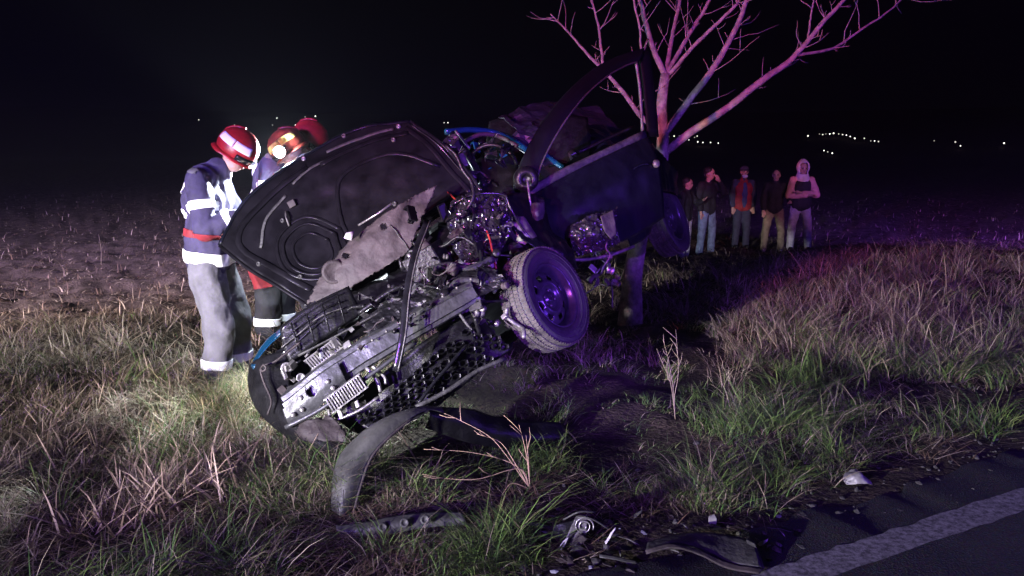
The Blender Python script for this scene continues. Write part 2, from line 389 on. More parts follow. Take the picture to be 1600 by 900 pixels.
def build_vegetation():
    # --- green and mixed low grass on the verge
    x, y, d = polar(11000, 1.9, 17); s = sc(x, y)
    e = 2.12 + .3 * (vnoise(x * 1.4, y * 1.4, 20) - .5) + .25 * (vnoise(x * 5, y * 5, 21) - .5)
    e = e + .42 * np.exp(-((x - .55) / .55) ** 2) * smooth(3.6, 2.6, y) + .36 * smooth(.8, 3.0, x)
    gm = .6 * vnoise(x * 1.9, y * 1.9, 22) + .4 * vnoise(x * 4.3, y * 4.3, 23)
    gm = smooth(.34, .68, gm)
    keep = (s > e) & (s < 8.4) & (np.random.rand(len(x)) < np.where(s > 6.8, .5, 1)) & (np.random.rand(len(x)) < .10 + 1.1 * gm)
    keep &= ~(in_car(x, y) & (np.random.rand(len(x)) < .55))
    x, y, gm, s, d = x[keep], y[keep], gm[keep], s[keep], d[keep]
    nb = 32; rad = np.random.uniform(.04, .14, len(x)); ch = np.clip(np.random.lognormal(0, .38, len(x)), .45, 2.0)
    X, Y, A, ci = expand(x, y, nb, rad); n = len(X)
    Z = ground_h(X, Y) - .01
    H = np.random.uniform(.05, .19, n) * (.4 + .95 * gm[ci]) * ch[ci] * np.where(s[ci] < 3.2, .72, 1.05)
    H = np.where(in_car(X, Y), H * .5, H) * np.where(X < -.3, .78, 1)
    for ex, ey, er in ((-2.1, 5.35, .42), (-2.0, 5.1, .35), (-.46, 3.0, .34), (-.30, 3.03, .2), (-.62, 2.95, .3), (.18, 2.9, .2)):
        H = np.where(np.hypot((X - ex), (Y - ey) * 2.2) < er, H * .38, H)
    Wd = np.random.uniform(.003, .0075, n) * np.clip(d[ci] / 5, .75, 1.8)
    dry = np.random.rand(n) < np.clip(.12 + .9 * (vnoise(X * 1.6, Y * 1.6, 31) - .4) + .13 * (s[ci] - 3.2) + .34 * smooth(-.2, -1.4, X) * smooth(3.3, 4.1, s[ci]) + .35 * smooth(1, 2, X) * smooth(3.9, 4.6, s[ci]), .06, .92)
    col = np.where(dry[:, None], pick(STRAW, n) * .8, pick(GREEN, n) * 1.25)
    caz = np.random.rand(len(x)) * 6.28; az = np.where(np.random.rand(n) < .3, A, caz[ci] + np.random.normal(0, .55, n))
    blades('verge_grass', np.stack([X, Y, Z], 1), H, Wd, az, np.random.uniform(.1, .9, n), np.random.uniform(.3, 1.3, n), col)
    # --- matted dead leaves lying between the tufts
    x, y, d = polar(5200, 1.9, 15); s = sc(x, y); keep = (s > 2.2 + .4 * np.random.rand(len(x))) & (s < 8.4) & ~in_car(x, y); x, y, d = x[keep], y[keep], d[keep]
    X, Y, A, ci = expand(x, y, 14, np.full(len(x), .13)); n = len(X); Z = ground_h(X, Y) + .004
    ca = (np.random.rand(len(x)) * 6.28)[ci] + np.random.normal(0, .6, n)
    blades('matted_grass', np.stack([X, Y, Z], 1), np.random.uniform(.02, .055, n), np.random.uniform(.003, .008, n) * np.clip(d[ci] / 5, .8, 1.8), ca, np.random.uniform(1.5, 4.2, n), np.random.uniform(0, .9, n), np.where((np.random.rand(n) < .4)[:, None], pick(STRAW, n) * .8, pick(BROWN, n)))
    # --- bright yellow tuft beside the bumper corner
    x = np.random.normal(-1.62, .24, 130); y = np.random.normal(4.55, .32, 130); X, Y, A, ci = expand(x, y, 30, np.full(130, .08)); n = len(X); Z = ground_h(X, Y) - .01
    blades('yellow_grass', np.stack([X, Y, Z], 1), np.random.uniform(.09, .30, n), np.random.uniform(.0028, .006, n), A + np.random.normal(0, .8, n), np.random.uniform(.1, .8, n), np.random.uniform(.1, 1, n), np.where((np.random.rand(n) < .6)[:, None], pick(STRAW, n) * np.array([1.15, 1.15, .9]), pick(GREEN, n) * 1.5))
    # --- tall dry grass
    x, y, d = polar(4200, 3.2, 17); s = sc(x, y)
    lump = vnoise(x * 1.3, y * 1.3, 41) * .6 + vnoise(x * 3.4, y * 3.4, 42) * .4
    rgt = smooth(1.5, 4.0, x)
    keep = (s > 3.5 - .1 * rgt) & (s < 8.2) & (lump + .14 * rgt + .1 * np.random.rand(len(x)) > .57) & ~in_car(x, y)
    keep &= ~((x > .8) & (x < 3.6) & (s > 5.6) & (np.random.rand(len(x)) < .6))
    x, y, s, d, rgt = x[keep], y[keep], s[keep], d[keep], rgt[keep]
    nb = 24; rad = np.random.uniform(.05, .16, len(x))
    X, Y, A, ci = expand(x, y, nb, rad); n = len(X); Z = ground_h(X, Y) - .01
    H = np.random.uniform(.10, .34, n) * (.8 + .35 * rgt[ci]) * np.random.uniform(.6, 1.3, len(x))[ci] * np.where(x[ci] < -.3, .6, 1)
    H = np.where(np.hypot(X + 2.1, Y - 5.2) < .55, H * .4, H)
    Wd = np.random.uniform(.002, .0045, n) * np.clip(d[ci] / 5, .8, 1.9)
    col = np.where((np.random.rand(n) < .72)[:, None], pick(STRAW, n), pick(BROWN, n))
    blades('dry_grass', np.stack([X, Y, Z], 1), H, Wd, A + np.random.normal(0, .8, n), np.random.uniform(.05, .9, n), np.random.uniform(.0, 1.0, n), col)
    # --- cut stubble and straw on the field
    x, y, d = polar(32000, 4.5, 46); s = sc(x, y)
    keep = (s > 6.0 + 1.2 * vnoise(x, y, 50)) & ~in_car(x, y); x, y, d = x[keep], y[keep], d[keep]
    lump = vnoise(x * 1.7, y * 1.7, 51); keep = lump + .4 * np.random.rand(len(x)) > .38; x, y, d = x[keep], y[keep], d[keep]
    nb = 4; X, Y, A, ci = expand(x, y, nb, np.full(len(x), .14)); n = len(X); Z = ground_h(X, Y) + .004
    stub = np.random.rand(n) < .045
    H = np.where(stub, np.random.uniform(.06, .2, n), np.random.uniform(.012, .045, n))
    Wd = np.random.uniform(.006, .014, n) * np.clip(d[ci] / 8, .7, 1.6)
    col = np.where((np.random.rand(n) < .45)[:, None], pick(STRAW, n), pick(BROWN, n))
    blades('field_stubble', np.stack([X, Y, Z], 1), H, Wd, A + np.random.normal(0, 1, n), np.where(stub, np.random.uniform(0, .4, n), np.random.uniform(1.5, 4.5, n)), np.random.uniform(0, .5, n), col)
    # --- broken pale stalks standing in the verge on the field side
    x, y, d = polar(8000, 2.4, 13); s = sc(x, y); keep = (s > 3.3) & (s < 8.6) & (x < -.3) & (vnoise(x * 1.3, y * 1.3, 61) + .3 * np.random.rand(len(x)) > .6) & ~in_car(x, y); x, y, d = x[keep], y[keep], d[keep]
    X, Y, A, ci = expand(x, y, 3, np.full(len(x), .05)); n = len(X); Z = ground_h(X, Y) - .01
    blades('dead_stalks', np.stack([X, Y, Z], 1), np.random.uniform(.06, .21, n), np.random.uniform(.005, .012, n), A, np.random.uniform(.1, 1.3, n), np.random.uniform(0, .6, n), pick(STRAW, n) * np.array([1.15, 1.05, 1.1]))
build_vegetation()

def build_gravel():
    b = MB(); rng = random.Random(5)
    ico = bmesh.new(); bmesh.ops.create_icosphere(ico, subdivisions=1, radius=1); IV = [v.co.copy() for v in ico.verts]; IF = [[v.index for v in f.verts] for f in ico.faces]; ico.free()
    for k in range(1700):
        s = rng.uniform(1.9, 3.1) if k % 3 else rng.uniform(1.95, 2.5); t = rng.uniform(-3.2, 6.5)
        p = st(s, t, 0); p.z = float(ground_h(p.x, p.y)); r = rng.choice([.003, .004, .006, .008, .013]) * rng.uniform(.7, 1.3)
        q = Vector((rng.uniform(.6, 1.4), rng.uniform(.6, 1.4), rng.uniform(.5, .9)))
        b.add([p + Vector((v.x * q.x, v.y * q.y, v.z * q.z + .3)) * r * rng.uniform(.8, 1.2) for v in IV], IF)
    o = b.build('gravel', mat('gravel_stone', (.045, .043, .04), .85, 0, .7, 40), None, False); o['kind'] = 'stuff'
build_gravel()

# ------------------------------------------------------------------ bare tree in the verge
TREE_D = 7.25
def build_tree():
    base = W(985, 497, TREE_D); base.z = float(ground_h(base.x, base.y)) - .03
    root = thing('bare_tree', 'young leafless tree with many forked limbs rising behind the wrecked car', 'tree', base)
    D = TREE_D
    trunk = [base] + pw([(988, 440, D), (996, 385, D), (1008, 330, D), (1024, 280, D), (1034, 245, D), (1036, 210, D), (1034, 165, D), (1040, 116, D)])
    tr = [Vector(v) for v in catmull(np.array(trunk), 40)]
    b = MB(); b.tube(tr, [.098 - .052 * (i / 40) + (.03 * max(0, 1 - i / 5)) for i in range(41)], 14)
    b.build('trunk', M['bark'], root)
    rng = random.Random(11)
    limbs = [
        ([(1040, 118, D), (1022, 80, D - .05), (1010, 40, D - .1), (1000, 0, D - .1), (988, -60, D), (980, -120, D)], .031, .012),
        ([(1040, 116, D), (1050, 60, D + .1), (1062, 0, D + .2), (1070, -60, D + .3), (1085, -120, D + .3)], .024, .009),
        ([(1041, 116, D), (1072, 62, D + .05), (1108, 2, D), (1130, -50, D), (1140, -110, D)], .024, .009),
        ([(1042, 120, D), (1090, 66, D - .15), (1140, 18, D - .3), (1158, -5, D - .3), (1185, -60, D - .35)], .021, .008),
        ([(1037, 212, D), (1072, 163, D - .1), (1110, 114, D - .2), (1140, 64, D - .25), (1160, 20, D - .3), (1172, -20, D - .35), (1195, -90, D - .4)], .037, .014),
        ([(1036, 240, D), (1080, 206, D - .1), (1140, 166, D - .25), (1190, 126, D - .35), (1228, 100, D - .4), (1252, 76, D - .45), (1290, 30, D - .5), (1320, -2, D - .5), (1365, -60, D - .5)], .040, .012),
        ([(1245, 86, D - .42), (1300, 76, D - .3), (1340, 50, D - .2), (1385, 20, D - .1), (1412, -4, D), (1450, -40, D)], .014, .005),
        ([(1035, 215, D), (998, 177, D + .1), (975, 146, D + .15), (950, 117, D + .2), (925, 92, D + .25), (905, 70, D + .3), (880, 42, D + .3), (860, 22, D + .3)], .028, .006),
        ([(943, 108, D + .2), (940, 80, D + .2), (935, 40, D + .2), (925, 0, D + .2), (918, -50, D + .2)], .016, .008),
        ([(1012, 62, D - .1), (1003, 80, D - .2), (999, 40, D - .25), (990, 0, D - .3), (984, -50, D - .3)], .011, .009),
        ([(1262, 62, D - .47), (1268, 20, D - .5), (1275, -20, D - .5)], .010, .005),
    ]
    tw = []
    for pts, r0, r1 in limbs:
        k = 24; P = pw(pts, k)
        P = [p + Vector((rng.gauss(0, .0018), rng.gauss(0, .0018), rng.gauss(0, .0018))) if 0 < i < k else p for i, p in enumerate(P)]
        o = MB().tube(P, [r0 + (r1 - r0) * i / k for i in range(k + 1)], 10).build('branch', M['bark'], root)
        tw.append((P, r0, r1, o))
    for P, r0, r1, o in tw:
        L = sum((P[i + 1] - P[i]).length for i in range(len(P) - 1)); nT = int(L * 10)
        for _ in range(nT):
            i = rng.randint(4, len(P) - 2); p = P[i]; d = (P[i + 1] - P[i]).normalized()
            side = d.cross(Vector((rng.gauss(0, .4), -1, rng.gauss(0, .4)))).normalized() * rng.choice([-1, 1])
            v = (d * rng.uniform(.2, .9) + side * .9 + Vector((0, rng.gauss(0, .35), .25))).normalized(); ln = rng.choice([.08, .14, .3, .5]) * rng.uniform(.7, 1.2)
            pts = [p]
            for q in range(5):
                v = (v + Vector((rng.gauss(0, .16), rng.gauss(0, .16), rng.gauss(.05, .12)))).normalized(); pts.append(pts[-1] + v * ln / 5)
            b = MB().tube(pts, [.0055, .0045, .0038, .003, .0022, .0014], 6)
            if rng.random() < .5:
                q = pts[3]; w = (v + side * rng.choice([-1, 1]) * .9).normalized(); b.tube([q, q + w * ln * .2, q + w * ln * .35 + Vector((0, 0, .02))], [.004, .003, .002], 5)
            b.build('twig', M['bark'], o)
build_tree()

# ------------------------------------------------------------------ the wrecked car
CAR_B = G(700, 640)
car = thing('wrecked_car', 'crushed dark blue car tilted on the verge with its bonnet open, wrapped round a tree', 'car', CAR_B)
Lc = C2W(.86, .5, .1).normalized(); Fc = C2W(-.30, -.30, .9).normalized(); Uc = Fc.cross(Lc).normalized()

def sweep(b, path, prof, U, Fd, mi=0):
    """profile points (along U, along Fd) swept along path"""
    P = np.array([[p + U * a + Fd * c for a, c in prof] for p in path]); return b.grid(P, mi)

def build_hood():
    rows = [[(482, 478, 4.80), (545, 430, 4.85), (610, 385, 4.90), (680, 340, 4.95), (752, 298, 5.0)],
            [(438, 450, 4.86), (505, 398, 4.93), (578, 340, 5.0), (652, 290, 5.03), (730, 268, 5.06)],
            [(388, 420, 4.94), (452, 350, 5.02), (530, 284, 5.08), (612, 240, 5.12), (692, 226, 5.12)],
            [(344, 384, 5.02), (376, 322, 5.08), (448, 262, 5.14), (546, 206, 5.2), (641, 189, 5.2)]]
    hood, P = sheet('hood', rows, [M['under']], car, 48, 36, .022, 3.0, .006, 2)
    N = normals(P)
    def hp(u, v, off=.0):
        i = min(max(v, 0), 1) * 36; j = min(max(u, 0), 1) * 48; a, c = min(int(i), 35), min(int(j), 47); f, g = i - a, j - c
        p = P[a, c] * (1 - f) * (1 - g) + P[a + 1, c] * f * (1 - g) + P[a, c + 1] * (1 - f) * g + P[a + 1, c + 1] * f * g
        return Vector(p + N[a, c] * off)
    def rib(pts, r, flat, m, off=.012, name='reinforcement_rib', n=22):
        q = catmull(np.array(pts, float), n)
        MB().tube([hp(a, c, off * .6) for a, c in q], r, 8, flat=flat * .55, flat_dir=N[10, 20]).build(name, m, hood)
    # folded edge all round, pressed ribs and ring stampings of the bonnet underside
    rib([(0, 0), (.25, 0), (.5, 0), (.75, 0), (1, 0)], .014, .8, M['under'], .006, 'edge_flange', 40)
    rib([(0, 1), (.25, 1), (.5, 1), (.75, 1), (1, 1)], .013, .9, M['paint'], .006, 'edge_flange', 40)
    rib([(0, 0), (0, .35), (0, .7), (0, 1)], .012, .9, M['under'], .006, 'edge_flange')
    rib([(1, 0), (1, .35), (1, .7), (1, 1)], .012, .9, M['gloss'], .006, 'edge_flange')
    rib([(.08, .12), (.06, .5), (.07, .86), (.3, .9), (.52, .9)], .022, .45, M['under'])
    rib([(.55, .86), (.75, .84), (.93, .86)], .02, .5, M['under'])
    rib([(.10, .70), (.22, .80), (.36, .83)], .011, .6, M['plasticd'])  # this and the next two ribs: paler colour paints their highlights
    rib([(.42, .86), (.52, .88), (.60, .86)], .010, .6, M['plasticd'])
    rib([(.62, .93), (.76, .90), (.9, .93)], .012, .6, M['plasticd'])
    rib([(.95, .06), (.93, .5), (.95, .93)], .018, .5, M['under'])
    rib([(.05, .06), (.3, .07), (.6, .06), (.93, .06)], .020, .5, M['under'])
    rib([(.38, .1), (.40, .45), (.52, .68), (.75, .66), (.9, .45)], .014, .5, M['under'])
    rib([(.985, .08), (.975, .5), (.985, .97)], .005, 1, M['chrome'], .018, 'edge_trim')
    for rr, off in ((.155, .010), (.125, .02), (.085, .014)):
        q = [(.23 + rr * .95 * math.cos(t), .40 + rr * 1.75 * math.sin(t)) for t in np.linspace(0, 6.283, 7)[:-1]]
        rib(q + [q[0]], .012 if rr > .13 else .009, .6, M['under'], off, 'ring_stamping', 40)
    for u, v, m in ((.04, .62, 'plasticd'), (.1, .3, 'plasticd'), (.16, .14, 'metald'), (.30, .1, 'metald'), (.25, .72, 'plasticd'), (.83, .80, 'metald'), (.93, .95, 'metal'), (.56, .98, 'metal'), (.72, .985, 'metald'), (.62, .3, 'plasticd'), (.27, .03, 'metald')):
        MB().lathe(hp(u, v, .0), Vector(N[10, 20]), [(.0, .016), (.014, .015), (.017, .009), (.010, .007), (.010, .0005)], 12).build('bolt', M[m], hood)
    # latch striker and stay bracket
    p = hp(.29, .74, .02); MB().tube([p, p + Vector((.01, -.04, -.03)), p + Vector((.03, -.045, -.09))], .007, 8).build('latch_striker', M['metald'], hood)
    p = hp(.33, .75, .02); MB().box(p, Vector((.022, 0, .012)), Vector((-.01, 0, .02)), Vector((0, .012, 0))).build('bracket', M['dust'], hood)
    return hp
build_hood()

def build_front():
    # dusty inner panel torn up under the bonnet
    inner, P = sheet('inner_panel', [[(480, 474, 4.62), (515, 464, 4.6), (560, 442, 4.58), (606, 414, 4.58), (640, 392, 4.6)],
        [(500, 436, 4.66), (548, 404, 4.60), (590, 382, 4.60), (630, 357, 4.65), (660, 340, 4.68)],
        [(532, 392, 4.7), (578, 350, 4.66), (622, 322, 4.66), (655, 302, 4.72), (682, 291, 4.75)]],
        M['dust'], car, 60, 36, .018, 5, .006, 4, torn=.004, holes=((600, 354, 6, 5), (541, 399, 6, 6)))
    MB().tube(pw([(560, 352, 4.62), (590, 334, 4.6), (612, 318, 4.6)]), .006, 8).build('edge_trim', M['metal'], inner)
    MB().lathe(W(522, 425, 4.6), W(522, 425, 4.6) * -1 + CAM, [(.0, .075), (.012, .07), (.014, .055), (.004, .045), (.004, .002)], 24).build('pressed_disc', M['dust'], inner)
    b = MB(); a, c, d = W(537, 372, 4.55), W(549, 376, 4.56), W(553, 361, 4.57); b.add([a, c, d, W(541, 364, 4.56)], [(0, 1, 2, 3)])
    b.build('foil_scrap', M['white'], inner, solid=.003)
    # bumper crash beam: C-section with lips
    path = pw([(452, 640, 3.95), (500, 602, 3.95), (560, 560, 3.97), (620, 525, 4.0), (690, 486, 4.05), (745, 455, 4.12)], 40)
    U = C2W(-.52, .85, -.1).normalized(); Fd = C2W(-.1, -.2, .97).normalized()
    prof = [(.085, -.10), (.085, -.01), (.075, .012), (.052, .016), (.046, .034), (-.03, .036), (-.040, .016), (-.066, .012), (-.078, -.008), (-.078, -.10)]
    Pg = np.array([[p + U * a * (1 - .25 * i / 40) + Fd * q for a, q in prof] for i, p in enumerate(path)])
    Pg = crumple(Pg, .007, 6, 3)
    beam = MB().grid(Pg).build('bumper_beam', M['beam'], car, False, solid=.004)
    plate, _ = sheet('end_plate', [[(442, 640, 3.9), (470, 610, 3.88), (500, 585, 3.88), (528, 566, 3.9)], [(447, 655, 3.89), (476, 628, 3.87), (508, 604, 3.87), (536, 584, 3.89)], [(455, 668, 3.91), (486, 646, 3.89), (518, 620, 3.89), (544, 600, 3.91)]],
          M['beam'], beam, 60, 40, .004, 8, .005, 5, holes=((487, 606, 9, 14),))
    for x, y in ((470, 622), (472, 640), (512, 596), (520, 606), (458, 648)):
        MB().lathe(W(x, y, 3.87), CAM - W(x, y, 3.87), [(0, .014), (.008, .013), (.012, .008), (.012, .0005)], 6).build('bolt', M['metal'], beam)
    for k in range(9):
        x = 560 + k * 22; y = 545 - k * 13.6; MB().lathe(W(x, y, 3.9 + k * .018), CAM - W(x, y, 3.9), [(0, .009), (.006, .008), (.008, .0005)], 8).build('rivet', M['metald'], beam)
    MB().tube(pw([(446, 668, 3.88), (500, 640, 3.88), (570, 592, 3.9), (620, 556, 3.93), (650, 535, 3.96)], 20), .012, 8).build('lower_lip', M['beam'], beam)
    # upper grille
    gr, _ = sheet('grille', [[(437, 512, 4.2), (470, 486, 4.22), (505, 466, 4.25), (545, 447, 4.3)], [(442, 540, 4.17), (478, 512, 4.2), (515, 490, 4.23), (556, 470, 4.28)], [(452, 568, 4.15), (492, 538, 4.18), (530, 512, 4.21), (566, 488, 4.26)]], M['plastic'], car, 20, 10, .01, 6, .006, 8)
    for y0, y1, m in ((0, 0, 'chrome'), (15, 12, 'chrome'), (27, 22, 'metald'), (38, 30, 'chrome')):
        MB().tube(pw([(440, 516 + y0, 4.15), (470, 492 + y0, 4.17), (500, 473 + y1, 4.19), (528 + y1 * .4, 459 + y1, 4.23)], 14), .007, 8, flat=.55, flat_dir=U).build('slat', M[m], gr)
    for k in range(4):
        a = (455 + k * 24, 505 - k * 15); MB().tube(pw([(a[0], a[1], 4.17), (a[0] + 12, a[1] + 44, 4.14)]), .005, 6).build('grille_bar', M['plastic'], gr)
    MB().tube(pw([(466, 556, 4.1), (520, 528, 4.12), (572, 500, 4.15), (612, 478, 4.2)], 12), .014, 8, flat=.5, flat_dir=U).build('crossmember', M['plasticd'], car)
    # right front wing: blue skin edge and the black bumper corner under it
    sheet('front_wing', [[(440, 512, 4.32), (420, 528, 4.30), (404, 548, 4.28), (392, 572, 4.25)], [(443, 519, 4.24), (424, 536, 4.22), (409, 553, 4.21), (396, 577, 4.2)]], M['blue'], car, 20, 8, .004, 8, .004, 9)
    sheet('bumper_corner', [[(390, 570, 4.28), (388, 600, 4.22), (402, 640, 4.12), (440, 678, 4.0), (490, 708, 3.86), (526, 716, 3.78)], [(412, 556, 4.18), (412, 590, 4.12), (424, 628, 4.04), (452, 660, 3.94), (500, 690, 3.83), (530, 700, 3.76)], [(450, 545, 4.2), (450, 580, 4.14), (455, 615, 4.05), (470, 648, 3.98), (512, 676, 3.9), (545, 690, 3.84)]], M['plastic'], car, 40, 16, .008, 6, .005, 10)
    sheet('headlight_housing', [[(432, 548, 4.25), (462, 536, 4.3), (500, 545, 4.28)], [(430, 590, 4.2), (462, 584, 4.3), (492, 580, 4.25)], [(442, 622, 4.1), (470, 618, 4.16), (496, 600, 4.12)]], M['gloss'], car, 18, 14, .012, 9, .004, 12)
    MB().tube(pw([(470, 534, 4.12), (452, 548, 4.1), (428, 566, 4.08), (408, 574, 4.08), (412, 596, 4.06), (424, 626, 4.0), (418, 648, 3.98)], 24), .006, 8).build('cable', M['dust'], car)
    MB().tube(pw([(408, 575, 4.05), (412, 570, 4.03), (416, 576, 4.03), (410, 580, 4.04), (408, 575, 4.05)], 10), .006, 6).build('cable_eye', M['dust'], car)
    # broken lamp innards: brackets, reflectors, screws
    rng = random.Random(21)
    for k in range(26):
        x, y = rng.uniform(440, 545), 0; y = 596 - (x - 440) * .45 + rng.uniform(-26, 18); d = 4.0 + rng.uniform(0, .14)
        p = W(x, y, d); a = Vector((rng.gauss(0, 1), rng.gauss(0, 1), rng.gauss(0, 1))).normalized(); c = a.orthogonal().normalized(); e = a.cross(c)
        s = rng.uniform(.008, .026); MB().box(p, a * s, c * s * rng.uniform(.3, 1), e * s * rng.uniform(.15, .5)).build('lamp_fragment', M[rng.choice(['metald', 'plasticd', 'glass', 'plastic', 'metal', 'dust'])], car, False)
    for x, y, r in ((448, 575, .032), (470, 590, .024), (500, 560, .02)):
        MB().lathe(W(x, y, 4.1), CAM - W(x, y, 4.1), [(-.02, r * .3), (-.015, r * .7), (.0, r), (.006, r * .96), (-.008, r * .55), (-.012, .001)], 20).build('reflector', M['metal'], car)
    sheet('bumper_absorber', [[(520, 650, 4.06), (590, 590, 4.08), (660, 535, 4.12), (740, 480, 4.2)], [(550, 672, 4.04), (615, 618, 4.06), (690, 560, 4.1), (760, 505, 4.18)], [(590, 690, 4.02), (650, 645, 4.06), (720, 590, 4.1), (790, 540, 4.2)]], M['plastic'], car, 24, 14, .02, 6, .006, 19)
    # finned coolers
    def cooler(q, nf, mb):
        A, B, C, D_ = [W(*p) for p in q]; e = (B - A); h = (D_ - A); nn = e.cross(h).normalized(); nn = nn if nn.dot(CAM - A) > 0 else -nn
        o = MB().box((A + C) / 2 - nn * .02, e * .5, h * .5, nn * .018, bev=.04).build('cooler', M['plasticd'], car, False)
        b = MB()
        for k in range(nf):
            p = A + e * ((k + .5) / nf) + h * .5 + nn * .006; b.box(p, e * (.27 / nf), h * .48, nn * .012, bev=.2)
        b.build('cooling_fins', mb, o, False)
        for s_ in (0, 1):
            b = MB().box(A + e * .5 + h * s_ + nn * .002, e * .52, h * .05, nn * .018, bev=.1); b.build('tank', M['metal'], o, False)
        return o
    cooler([(490, 580, 4.06), (540, 543, 4.08), (528, 526, 4.1), (478, 566, 4.1)], 14, M['metal'])
    cooler([(520, 644, 3.86), (574, 604, 3.88), (561, 584, 3.87), (507, 624, 3.85)], 14, M['metal'])
    for pts, r, m in (([(516, 660, 3.93), (560, 642, 3.93), (592, 620, 3.95)], .008, 'metal'), ([(512, 632, 3.93), (516, 652, 3.92), (522, 668, 3.92)], .010, 'metald'),
                      ([(572, 574, 3.95), (588, 592, 3.95), (595, 612, 3.95)], .011, 'metal'), ([(582, 572, 3.96), (600, 588, 3.97), (603, 600, 3.97)], .009, 'metal'), ([(555, 622, 3.92), (560, 636, 3.92)], .012, 'white'), ([(530, 640, 3.92), (534, 652, 3.92)], .012, 'white')):
        MB().tube(pw(pts, 8), r, 8).build('pipe', M[m], car)
    sheet('mud_guard', [[(456, 660, 3.93), (480, 656, 3.9), (520, 650, 3.9)], [(466, 678, 3.9), (495, 680, 3.84), (535, 668, 3.86)], [(490, 695, 3.86), (520, 700, 3.8), (545, 690, 3.82)]], M['dust'], car, 20, 16, .02, 9, .005, 14, torn=.004)
    # honeycomb lower grille
    P = net([[(560, 662, 3.88), (620, 606, 3.92), (680, 552, 3.98), (742, 500, 4.1)], [(585, 672, 3.86), (648, 622, 3.92), (712, 568, 3.98), (775, 520, 4.1)], [(612, 668, 3.86), (675, 640, 3.92), (740, 592, 4.0), (800, 545, 4.12)]], 60, 30)
    P = crumple(P, .012, 4, 6); N = normals(P); b = MB()
    for i in range(2, 29, 4):
        for j in range(2, 59, 4):
            jj = j + (2 if (i // 4) % 2 else 0)
            if jj > 58 or random.random() < .22: continue
            c = Vector(P[i, jj]); eu = Vector(P[i, min(jj + 1, 60)]) - Vector(P[i, jj - 1]); ev = Vector(P[i + 1, jj]) - Vector(P[i - 1, jj]); nn = Vector(N[i, jj])
            ring = [c + eu * math.cos(t) * 1.0 + ev * math.sin(t) * 1.15 for t in np.linspace(0, 6.283, 7)[:-1]]
            vs = []
            for p in ring:
                p = p + nn * random.uniform(-.004, .004); vs += [p + nn * .009, c + (p - c) * .78 + nn * .006, c + (p - c) * .7 - nn * .02, p - nn * .02]
            fs = []
            for k in range(6):
                n_ = (k + 1) % 6
                for z in range(4): fs.append((k * 4 + z, n_ * 4 + z, n_ * 4 + (z + 1) % 4, k * 4 + (z + 1) % 4))
            b.add(vs, fs)
    g = b.build('lower_grille', M['plastic'], car, False)
    MB().grid(P - N * .03).build('grille_backing', M['plastic'], car, solid=.004)
    # bars and mouldings lying across
    MB().tube(pw([(652, 632, 3.86), (680, 596, 3.9), (706, 566, 3.95), (728, 540, 4.02)], 14), .020, 10, flat=.5, flat_dir=U).build('moulding', M['gloss'], car)
    MB().tube(pw([(650, 636, 3.84), (700, 610, 3.9), (745, 580, 3.98), (790, 560, 4.06)], 14), .012, 8).build('moulding', M['plasticd'], car)
    MB().tube(pw([(668, 345, 4.3), (648, 400, 4.05), (636, 460, 3.92), (630, 520, 3.86), (619, 580, 3.84)], 24), .021, 10, flat=.35, flat_dir=Vector((0, -1, .2))).build('seal_strip_with_glint', M['gloss'], car)
    MB().tube(pw([(672, 345, 4.27), (652, 400, 4.03), (640, 460, 3.90), (634, 520, 3.84), (622, 580, 3.82)], 24), .004, 6).build('seal_strip_with_glint', M['metald'], car)  # thin paler tube paints the grey highlight along the strip
    # bumper skin hanging to the ground in an arch
    sheet('bumper_skin', [[(517, 796, 3.30), (519, 752, 3.36), (531, 713, 3.44), (560, 681, 3.52), (602, 654, 3.62), (650, 636, 3.72), (690, 636, 3.8)],
                          [(532, 806, 3.27), (540, 757, 3.31), (556, 712, 3.40), (586, 678, 3.48), (622, 652, 3.58), (660, 637, 3.69), (692, 640, 3.78)],
                          [(548, 812, 3.30), (561, 762, 3.34), (579, 714, 3.42), (610, 680, 3.50), (642, 654, 3.6), (670, 640, 3.7), (694, 645, 3.78)]], M['skinp'], car, 60, 14, .005, 5, .006, 15)
    MB().tube(pw([(550, 812, 3.29), (563, 762, 3.32), (581, 714, 3.40), (612, 680, 3.48), (644, 654, 3.58)], 24), .006, 8).build('skin_lip', M['dust'], car)
    sheet('bumper_skin', [[(668, 634, 3.76), (730, 640, 3.9), (800, 655, 4.1), (880, 662, 4.35)], [(672, 650, 3.72), (732, 664, 3.86), (806, 680, 4.05), (886, 684, 4.3)], [(664, 668, 3.74), (726, 690, 3.86), (800, 702, 4.05), (870, 700, 4.28)]], M['plastic'], car, 40, 14, .014, 5, .006, 16)
    # battered upper cross panel
    sheet('cross_panel', [[(560, 500, 4.18), (620, 462, 4.2), (690, 430, 4.22), (760, 408, 4.28)], [(575, 520, 4.08), (640, 486, 4.1), (705, 452, 4.12), (778, 428, 4.18)], [(600, 535, 4.03), (660, 505, 4.05), (728, 470, 4.08), (800, 442, 4.14)]], M['plastic'], car, 44, 20, .035, 8, .005, 17, torn=.006, smooth=False)
build_front()

